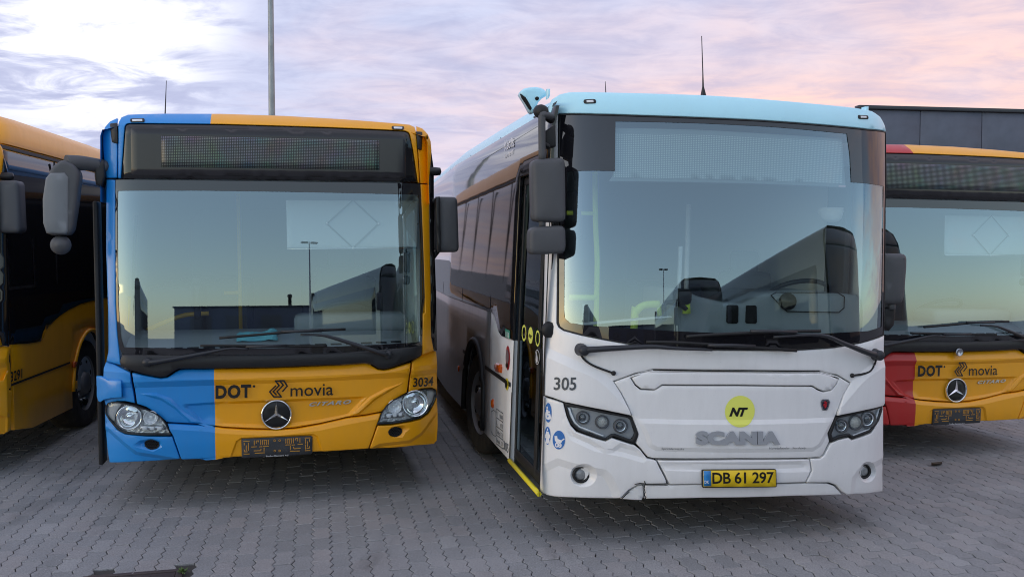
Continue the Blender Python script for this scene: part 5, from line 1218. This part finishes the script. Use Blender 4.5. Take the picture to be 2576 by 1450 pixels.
    q = v.lp(cF([(380, 857)]))[0]; MB().lathe([(0, -.02), (.03, -.016), (.042, -.004), (.044, .01)], ML(q[0], q[1], 0), (1, 0, 0), 18).build('round_marker', AMBER, e)
    q = v.lp(cF([(185, 658)]))[0]; MB().lathe([(0, -.015), (.03, -.012), (.036, .01)], ML(q[0], q[1], 0), (1, 0, 0), 16).build('round_marker', AMBER, e)
    o = lst('door_valve', cF([(463, 747)])[0], 9 * k, 34 * k, mat('yellow_edge', lin(232, 214, 40), .45), .006, 0, e); lst('valve_knob', cF([(461, 747)])[0], 6 * k, 24 * k, INK, .010, 0, o)
    o = lam('green_sticker', [(456, 430), (482, 441), (482, 488), (456, 476)], mat('green_vinyl', lin(60, 150, 130), .5), .008, 0, 0)
    strokes('sticker_figures', [v.lp(cF(l)) for l in ([(461, 450), (461, 472)], [(468, 453), (468, 475)], [(476, 457), (476, 479)])], .02, ML, .010, WHITEV, o, flip=True)
    fl = v.lp(cF([(370, 905), (385, 895), (396, 905), (396, 1046), (378, 1034), (370, 1015)])); strokes('fuel_flap_joint', [fl + fl[:1]], .006, ML, .002, GREYINK, e, flip=True)
    tb = [(400, 887), (438, 915), (437, 1117), (398, 1087)]; T = lambda a_, b_: (tb[0][0] * (1 - a_) + tb[1][0] * a_, (tb[0][1] * (1 - a_) + tb[1][1] * a_) * (1 - b_) + (tb[3][1] * (1 - a_) + tb[2][1] * a_) * b_)
    strokes('weight_table_lines', [v.lp(cF([T(0, t), T(1, t)])) for t in (0, .25, .5, .75, 1)] + [v.lp(cF([T(0, 0), T(0, 1)])), v.lp(cF([T(1, 0), T(1, 1)]))], .007, ML, .002, GREYINK, e, flip=True)
    for r_, (s1, s2) in enumerate((('T.', '18600'), ('L.', '6750'), ('Siddepl.', '33'), ('Stapl.', '57'))):
        w1 = min(.62, .09 * len(s1)); w2 = .09 * len(s2); t0, t1 = .25 * r_ + .19, .25 * r_ + .08
        lettering('table_text', s1, ML, *v.lp(cF([T(.05, t0), T(.05 + w1, t0), T(.05, t1)])), GREYINK, e, off=.0025, bold=0, flip=True, space=.9)
        lettering('table_text', s2, ML, *v.lp(cF([T(.95 - w2, t0), T(.95, t0), T(.95 - w2, t1)])), GREYINK, e, off=.0025, bold=0, flip=True, space=.9)
    lettering('fleet_number', '305', ML, *v.lp(cF([(441, 1118), (469, 1143), (442, 1068)])), GREYINK, e, off=.0025, bold=.005, flip=True)
    # destination display behind the glass
    dp = patch('display_board', F0, v.fp(cG([(463, 682), (490, 640), (493, 297), (1125, 312), (1600, 340), (2140, 378), (2165, 690), (2166, 728), (1500, 700)])), mat('display_case', (.20, .24, .26, 1), .6), e, off=-.05, th=.02, bevel=.002)
    du = v.fp(cG([(497, 338), (2140, 398), (2140, 702), (492, 655)])); n_u = 144
    uu = [min(p[0] for p in du), max(p[0] for p in du)]
    dm2 = lambda u, w, o: F0(u, w + (u - uu[0]) / (uu[1] - uu[0]) * 0, o)
    sl0 = (du[1][1] - du[0][1]) / (uu[1] - uu[0]); sl = sl0
    patch('dot_matrix', F0, du, led_mat('dot_matrix_pale', (.19, .23, .25, 1), (.42, .49, .46, 1), n_u, 24, uu[0], uu[1], (du[2][1] + du[3][1]) / 2, (du[0][1] + du[1][1]) / 2, False), dp, off=-.045, bevel=0, th=0)
    MB().box(F0(*v.fp(cG([(2130, 719)]))[0], -.03), (.05, .004, .012)).build('maker_tag', mat('pink_tag', (.55, .35, .38, 1), .5), dp)
    # mirrors
    y1 = .15; m1 = empty_part('mirror', e)
    q = v.at(cE([(822, 612), (1082, 598), (1088, 1104), (832, 1098)]), y1); patch('housing', plane_y(y1), q, GREYP, m1, th=.10, bevel=.035, seg=4, step=.04, back=True, bulge=.015, rad=.045)
    q = v.at(cE([(803, 1142), (1083, 1126), (1088, 1346), (801, 1358)]), y1); patch('lower_housing', plane_y(y1), q, GREYP, m1, th=.09, bevel=.03, seg=4, step=.04, back=True, bulge=.012, rad=.045)
    q = v.at(cE([(893, 640), (890, 330), (893, 285), (905, 272)]), y1 + .06); b = MB(); b.tube(bez([(u, y1 + .04, w) for u, w in q] + [(q[-1][0] + .06, y1 + .1, q[-1][1] - .0)], 5), .024, 12); b.build('stalk', GREYP, m1); b = MB(); q = v.at(cE([(893, 1150), (893, 1060)]), y1 + .07); b.tube([(u, y1 + .05, w) for u, w in q], .022, 10); b.build('stalk', GREYP, m1)
    q = v.at(cE([(918, 398), (1003, 342), (1006, 515), (955, 525), (925, 490), (918, 460)]), .22); patch('bracket', plane_y(.22), q, GASKET, m1, th=.10, bevel=.012, seg=2, back=True)
    q = v.at(cE([(915, 470), (960, 500), (965, 530), (915, 520)]), .20); patch('hinge', plane_y(.20), q, GASKET, m1, th=.08, bevel=.01, back=True)
    q = v.at(cE([(985, 1085), (990, 1135)]), y1); MB().tube([(u, y1 + .05, w) for u, w in q], .008, 6).build('cable', INK, m1)
    y2 = .42; m2 = empty_part('mirror', e)
    q = v.at(cK([(296, -2), (466, 2), (468, 80), (450, 300), (430, 345), (292, 346)]), y2); patch('housing', plane_y(y2), q, GREYP, m2, th=.14, bevel=.04, seg=4, step=.04, back=True, bulge=.012, rad=.05)
    q = v.at(cK([(302, 370), (385, 365), (382, 440), (372, 490), (340, 528), (302, 505)]), y2 + .05); patch('bracket', plane_y(y2 + .05), q, GASKET, m2, th=.1, bevel=.02, seg=2, back=True)
    q = v.at(cK([(350, 335), (352, 380)]), y2 + .06); MB().tube([(u, y2 + .06, w) for u, w in q], .028, 8).build('stalk', GREYP, m2)
    # roof fittings
    yq = .85; q = v.at(cE([(726, 105), (735, 82), (760, 64), (800, 55), (850, 51), (890, 58), (915, 70), (935, 90), (945, 112), (905, 135), (872, 170), (852, 215), (840, 250), (822, 256), (804, 238), (770, 175)]), yq)
    pod = patch('camera_pod', plane_y(yq), q, SCC, e, th=.08, bevel=.022, seg=3, step=.04, back=True)
    q = v.at(cE([(727, 106), (738, 112), (770, 135), (798, 180), (818, 220), (806, 236), (775, 190), (745, 145)]), yq - .003); patch('opening', plane_y(yq - .003), q, VOID, pod, th=.02, bevel=.003)
    q = v.at(cE([(857, 145)]), yq)[0]; MB().lathe([(0, -.006), (.014, -.006), (.014, .03)], (q[0], yq, q[1]), (0, 1, 0), 12).build('screw', VOID, pod)
    q = v.at(cE([(936, 68), (960, 68), (960, 118), (950, 140), (936, 150)]), .55); patch('roof_post', plane_y(.55), q, SCC, e, th=.04, bevel=.006, back=True)
    q = v.at(cP([(2177, 268), (2186, 268), (2186, 284), (2177, 284)]), .7); patch('roof_post', plane_y(.7), q, SCC, e, th=.05, bevel=.006, back=True)
    q = v.at(cE([(893, 246)]), .22)[0]; b = MB(); b.lathe([(0, -.045), (.026, -.04), (.042, -.02), (.046, .01), (.04, .04), (.02, .06)], (q[0], .22, q[1]), (-.35, 1, .2), 20); b.tube([(q[0], .22, q[1]), (q[0] + .09, .34, q[1] - .03)], .03, 8); b.build('kerb_camera', GASKET, e)
    q = v.at(cP([(1769.5, 240), (1768, 185), (1765, 91)]), .85); MB().tube([(q[0][0], .85, q[0][1] - .05), (q[0][0], .85, q[0][1]), (q[0][0] * .5 + q[1][0] * .5, .85, q[0][1] * .6 + q[1][1] * .4), (q[1][0], .85, q[1][1]), (q[2][0], .85, q[2][1])], [.028, .022, .007, .0045, .003], 8).build('aerial', INK, e)
    q = v.at(cP([(1524, 236), (1522.5, 205)]), 4.5); MB().tube([(q[0][0], 4.5, q[0][1] - .08), (q[0][0], 4.5, q[0][1]), (q[1][0], 4.5, q[1][1])], [.012, .006, .003], 6).build('aerial', INK, e)
    # saloon
    b = MB()
    L_ = lambda y: -1.17; 
    b.loft([[(x, y, z) for x, z in ((-1.19, .38), (1.19, .38), (1.19, 2.5), (1.0, 2.72), (-1.0, 2.72))] for y in (.42, 3, 6.8)], close=False); b.build('saloon_lining', LIGHTIN, e, fix=False)
    b = MB(); b.quad([(-1.19, 2.0, .38), (-1.19, 6.8, .38), (-1.19, 6.8, 2.72), (-1.19, 2.0, 2.72)]); b.quad([(-1.19, 6.8, .38), (1.19, 6.8, .38), (1.19, 6.8, 2.72), (-1.19, 6.8, 2.72)]); b.build('saloon_walls', LIGHTIN, e, fix=False)
    q = v.at(cH([(912, 790), (918, 450), (1010, 447), (1030, 472), (1100, 500), (1290, 543), (1400, 547), (1500, 505), (1560, 478), (1900, 458), (2080, 472), (2235, 487), (2270, 560), (2300, 660), (2310, 800)]), .62)
    ds = patch('dashboard', plane_y(.62), q, DASH, e, th=.7, bevel=.04, seg=3, step=.06, back=True)
    for l in ([(1292, 566), (1305, 560), (1365, 560), (1374, 570), (1372, 680), (1362, 692), (1300, 690), (1288, 680)], [(1430, 566), (1440, 562), (1495, 562), (1504, 572), (1506, 682), (1496, 692), (1432, 690), (1424, 680)]):
        patch('cup_holder', plane_y(.61), v.at(cH(l), .61), VOID, ds, th=.02, bevel=.003)
    q = v.at(cH([(1605, 490), (1640, 470), (2080, 470), (2130, 500), (2128, 580), (2090, 612), (1720, 605), (1680, 570)]), .605); strokes('fascia_groove', [q + q[:1]], .008, plane_y(.605), .0, VOID, ds)
    q = v.at(cH([(1735, 535)]), .58)[0]; MB().lathe([(0, -.05), (.025, -.045), (.03, 0), (.06, .004), (.065, .03)], (q[0], .58, q[1]), (0, 1, 0), 20).build('camera_dome', INK, ds)
    q = v.at(cH([(1790, 480)]), 1.0)[0]; c = Vector((q[0], 1.0, q[1])); M3 = Matrix.Rotation(R(-28), 3, 'X'); b = MB()
    b.tube([c + M3 @ Vector((math.cos(t) * .23, math.sin(t) * .23, 0)) for t in [2 * math.pi * k_ / 30 for k_ in range(31)]], .018, 8, caps=False); b.tube([c + M3 @ Vector((-.21, 0, 0)), c, c + M3 @ Vector((.21, 0, 0))], .02, 6); b.build('steering_wheel', INK, e)
    b = MB(); b.box((c.x, 1.75, .95), (.5, .5, .14), .05); b.box((c.x, 2.0, 1.38), (.48, .12, .8), .05); b.box((c.x, 2.02, 1.86), (.26, .09, .2), .04); b.build('driver_seat', DARKIN, e)
    for (sx, sy) in ((-.92, 2.6), (-.48, 2.6), (-.92, 3.5), (-.48, 3.5), (.92, 3.5), (.48, 3.5), (.92, 4.4), (.48, 4.4)):
        b = MB(); b.box((sx, sy, .9), (.4, .42, .08), .03); b.box((sx, sy + .22, 1.25), (.4, .07, .72), .035); b.build('passenger_seat', SEATM, e)
    b = MB(); A = lambda l, y: [(u, y, w) for u, w in v.at(l, y)]
    p = A(cG([(345, 620), (350, 1000)]) + cH([(362, 250), (366, 690)]), .85); b.tube([p[0], p[1], p[2], (p[3][0], .85, .45)], .020, 10); b.tube(A(cH([(163, 506), (364, 506)]), .85), .022, 8); b.tube(A(cG([(147, 912), (345, 916)]), .85), .015, 8)
    p = A(cH([(628, 660), (640, 610), (670, 575), (720, 556), (806, 552)]), .8); b.tube(bez([(p[0][0] - .01, .8, .5)] + p, 5), .028, 10); b.tube(A(cH([(808, 552), (808, 640)]), .8), .02, 8)
    p = A(cH([(945, 548), (1000, 540), (1000, 620)]), .58); b.tube(p, .03, 10)
    b.build('grab_rails', POLEG, e)
    b = MB(); p = A(cG([(1015, 850), (1010, 1298)]), 1.6); b.tube([p[0], (p[1][0], 1.6, .9)], .02, 8); b.build('pale_post', WHITEV, e)
    q = v.at(cG([(950, 1150), (975, 1150)]) + cH([(962, 440), (938, 440)]), .95); patch('ticket_screen_edge', plane_y(.95), q, LIGHTIN, e, th=.02, bevel=.003, back=True)
    p = A(cH([(845, 660), (840, 560), (880, 540), (960, 560), (1000, 590)]), .56); b = MB(); b.tube(bez(p, 4), .018, 8); p = A(cH([(930, 470), (1010, 500)]), .56); b.box(((p[0][0] + p[1][0]) / 2, .56, p[1][2]), (.13, .09, .11), .03); b.build('ticket_machine_arm', INK, e)
    q = v.at(cG([(2050, 925)]), .9)[0]; MB().lathe([(.11, .05), (.115, .02), (.09, -.03), (.05, -.055), (0, -.06)], (q[0], .9, q[1]), (0, 0, 1), 24).build('ceiling_sensor', WHITEV, e)
    q = v.at(cH([(200, 560), (300, 556), (312, 575), (310, 690), (190, 690)]), 1.25); patch('pale_cupboard', plane_y(1.25), q, LIGHTIN, e, th=.3, bevel=.02, back=True)
    q = v.at(cH([(170, 600)]), 1.1)[0]; MB().lathe([(.07, .16), (.09, .15), (.085, -.12), (0, -.12)], (q[0], 1.1, q[1] - .05), (0, 0, 1), 18).build('waste_bin', DARKIN, e)
    q = v.at(cH([(215, 697), (895, 640), (900, 648), (260, 706)]), .50); patch('dash_ledge', plane_y(.5), q, LIGHTIN, e, th=.1, bevel=.004, back=True)
    q = v.at(cG([(92, 300), (110, 300), (150, 340), (180, 420), (208, 640), (216, 760)]), .40)
    b = MB(); b.tube(bez([(u, .62, w) for u, w in v.at(cG([(95, 300), (125, 312), (165, 400), (200, 560), (222, 760)]), .62)], 5), .012, 8); b.tube(bez([(u, .62, w) for u, w in v.at(cG([(100, 455), (135, 470), (175, 540), (205, 660), (222, 770)]), .62)], 5), .012, 8)
    q = v.at(cG([(205, 760), (250, 760), (255, 1080), (235, 1095), (212, 1085)]), .60); b.build('inner_mirror_stalk', INK, e); patch('inner_mirror', plane_y(.60), q, INK, e, th=.06, bevel=.02, seg=2, back=True)
    b = MB(); b.box((1.12, .9, 2.0), (.05, .3, 1.2), .01); b.build('window_post', DARKIN, e)
finish_scania()

def fr_(y, h, inn, sx=1): return [(sx * a_, y, z_) for a_, z_ in ((c_side(2.84) + .012 - inn * .2, 2.86), (c_side(2.84) + .016 - inn * .2, 2.93), (1.20 - inn, 2.93 + .11 * h), (1.12 - inn, 2.93 + .19 * h), (1.00 - inn, 2.93 + .215 * h), (.80 - inn, 2.93 + .20 * h), (.70 - inn, 2.98))]
for sx_ in (-1, 1): MB().loft([fr_(y, h, i_, sx_) for y, h, i_ in ((1.9, .05, .12), (2.1, .45, .08), (2.5, .9, .02), (3.1, 1, 0), (5.5, .96, 0), (9, .96, 0), (10.5, .9, .02), (10.8, .2, .1))], close=False).build('roof_fairing', CP, V1.e)
# ------------------------------------------------------------------ the other two buses, in their own paint
adopt(V3.e, V1.e, CPR, skip=(NUM, AER))
adopt(V0.e, V1.e, CPY, skip=(NUM, AER) + tuple(c for c in V1.e.children if c.name.startswith('roof_fairing')))
for c_ in V0.e.children:
    if c_.name.startswith('mirror'): c_.location = (-.06, 0, .17)
for c_ in V3.e.children:
    if c_.name.startswith('wheel') and not c_.name.startswith('wheel_well'): c_.location.z += .06
# bus 3291: roof fairing, gutter, number
lettering('fleet_number', '3291', V0.mr(), *V0.rp(cB([(62, 783), (142, 755), (62, 715)])), INK, V0.e, off=.012, bold=.02)
MB().loft([fr_(y, h, i_) for y, h, i_ in ((.40, .25, .10), (.46, .75, .04), (.60, .97, .01), (.9, 1, 0), (3.1, 1, 0), (3.2, .98, .0), (5.5, .96, 0), (9, .96, 0), (10.5, .9, .02), (10.8, .2, .1))], close=False).build('roof_fairing', CPY, V0.e)
strokes('fairing_joint', [[(3.15, 2.87), (3.15, 2.95)]], .01, V0.mr(), .02, GASKET, V0.e)
b = MB(); b.lathe([(0, -.01), (.03, -.012), (.034, -.02), (.036, 0)], (0, 0, 0), (0, 1, 0), 20); cb_ = V1.fp(cD([(0, 0)]))
sc3 = b.build('cowl_badge', STEEL, V3.e); q3 = V3.fp(cK([(802, 625)]))[0]; sc3.location = (q3[0], c_front0(*q3) - .012, q3[1])

patch('corner_cover', V0.mf(), V1.fp(cD([(1850, 700), (1900, 680), (1970, 670), (2006, 600), (2006, 760), (1998, 1000), (1900, 960), (1850, 900)])), CPY, V0.e, off=.014, th=.03, bevel=.006, seg=2)

# ------------------------------------------------------------------ what stands across the yard (seen in the photograph as reflections in the windscreens)
def coach(label, X, Y, yaw, body, h=3.3, length=11.0, text=None, mirrors=True):
    e = empty('coach', label, 'coach', 'coaches parked across the yard', (X, Y, 0), (0, 0, R(yaw)))
    hw = 1.25
    def fy(x, z): return .10 * abs(x) ** 2.4 + (.10 * max(0, z - 1.2) + .06 * max(0, z - 2.6) ** 2 * 4)
    fm = lambda u, w, o: Vector((u, fy(u, w) - o, w))
    def ring(y): 
        pr = [(hw, .32), (hw, 2.6), (hw - .05, h - .3), (hw - .16, h - .1), (hw - .4, h), (0, h + .03)]
        return [(x, max(y, fy(x, z)), z) for x, z in pr] + [(-x, max(y, fy(x, z)), z) for x, z in pr[-2::-1]]
    b = MB(); b.loft([ring(0), ring(.8), ring(length)], close=False); b.quad([(-hw, length, .32), (hw, length, .32), (hw, length, h - .1), (-hw, length, h - .1)]); b.build('body', body, e)
    b = MB(); b.box((0, length / 2 + .2, .36), (2.3, length - .6, .08)); b.build('underbody', VOID, e)
    patch('front_panel', fm, [(-1.22, .34), (1.22, .34), (1.22, 1.14), (-1.22, 1.14)], body, e, off=.01, th=.06, bevel=.01, rad=.06, step=.12)
    patch('windscreen', fm, [(-1.2, 1.16), (1.2, 1.16), (1.18, h - .38), (-1.18, h - .38)], mat('coach_glass', (.01, .012, .014, 1), .03, 0, .8), e, off=.01, th=.02, bevel=.004, rad=.08, step=.12)
    patch('header', fm, [(-1.16, h - .36), (1.16, h - .36), (1.0, h - .06), (-1.0, h - .06)], body, e, off=.01, th=.06, bevel=.01, rad=.06, step=.12)
    for sx in (-1, 1):
        mp = plane_x(sx * hw, sx); fl = sx < 0
        patch('side_window', mp, [(.7, 1.25), (length - .4, 1.25), (length - .4, 2.62), (.7, 2.62)], GLASSD, e, off=.006, th=.01, bevel=.002, rad=.08, step=.5, flip=fl)
        patch('headlight', fm, ell(sx * .9, .72, .17, .10, 18), CHROMEB, e, off=.02, bevel=.006, th=.03)
        b = MB()
        if mirrors: b.tube(bez([(sx * 1.2, .1, 2.55), (sx * 1.36, -.12, 2.6), (sx * 1.42, -.2, 2.4)], 5), .03, 8); b.box((sx * 1.42, -.2, 2.15), (.22, .14, .48), .05); b.build('mirror', GREYP, e)
        for yy in (2.6, length - 3.2):
            w_ = wheel(e, sx * 1.24, yy, .48, sx)
    o = patch('grille', fm, [(-.5, .5), (.5, .5), (.5, .8), (-.5, .8)], BLACK, e, off=.018, bevel=.004, rad=.03, step=.1)
    if text: lettering('operator_lettering', text, plane_x(hw), (1.0, .78), (2.6, .78), (1.0, 1.08), WHITEV, e, off=.004, bold=.02, space=1.1)
DARKPAINT = mat('dark_grey_paint', (.035, .04, .045, 1), .35, coat=.4)
GREYPAINT = mat('slate_grey_paint', (.085, .09, .095, 1), .35, coat=.4)
coach('slate grey coach across the yard, mirrored in the right half of the white bus windscreen', 7.9, 3.6, 184, GREYPAINT, 3.3, 11, 'DITOBUS', False)
coach('dark grey coach across the yard, mirrored low in the windscreen of the white bus', 5.3, -3.4, 185, DARKPAINT, 3.25, 11)
coach('dark grey coach mirrored low in the windscreen of the yellow bus 3291', -6.8, -10.0, 187, DARKPAINT, 3.25, 11)
hb = empty('workshop', 'low dark flat-roofed workshop far across the yard, mirrored in the blue and yellow bus windscreen', 'building', None, (17, -52, 0), (0, 0, R(10)))
MB().box((0, 0, 2.05), (34, 10, 4.1), .03).build('walls', CLAD, hb)
MB().box((0, 0, 4.16), (34.4, 10.3, .14), .02).build('roof_edge', CAP, hb)
for k in range(8): MB().box((-14 + k * 4, 5.02, 1.7), (2.4, .06, 3.2), .01).build('roller_door', GREYP, hb)
b = MB(); b.lathe([(.22, 0), (.22, 1.1), (.3, 1.15), (.3, 1.4), (.12, 1.5)], (-3.4, 0, 4.2), (0, 0, 1), 12); b.build('roof_vent', BLACK, hb)
lp2 = empty('lamp_post', 'twin-headed lamp post across the yard, mirrored in the blue and yellow bus windscreen', 'lamp post', None, (9.6, -30, 0), (0, 0, 0))
MB().lathe([(.09, 0), (.085, 2), (.05, 7.9), (0, 7.92)], (0, 0, 0), (0, 0, 1), 12).build('mast', GALV, lp2)
for sx in (-1, 1): MB().box((sx * .42, 0, 7.85), (.6, .28, .12), .03).build('lamp_head', BLACK, lp2)

# ------------------------------------------------------------------ cloth lying on the dashboard of bus 3034
q = V1.at(cD([(310, 215), (650, 200)]), .46)
cw = abs(q[1][0] - q[0][0]); b = MB(); rr_ = random.Random(11); rows = []
for j in range(9):
    row = []
    for i in range(17):
        u, w = i / 16, j / 8
        z = .018 + .035 * max(0, mnoise.noise(Vector((u * 4.2, w * 3.1, 1.7)))) + .02 * abs(mnoise.noise(Vector((u * 9, w * 7, 4)))) + .03 * math.exp(-((u - .85) / .12) ** 2)
        if i in (0, 16) or j in (0, 8): z *= .25
        row.append((u * cw + .02 * mnoise.noise(Vector((u * 3, w * 3, 9))), w * .16 + .015 * mnoise.noise(Vector((u * 5, w * 2, 3))), z))
    rows.append(row)
b.loft(rows, close=False); clo = b.build('cleaning_cloth', CLOTHM, None, fix=False)
tag(clo, 'crumpled light blue cloth on the dashboard behind the windscreen of bus 3034', 'cloth')
pz = V1.M @ Vector((min(q[0][0], q[1][0]), .34, 1.224)); clo.location = pz; clo.rotation_euler = (R(19), R(-.3), R(13.3))
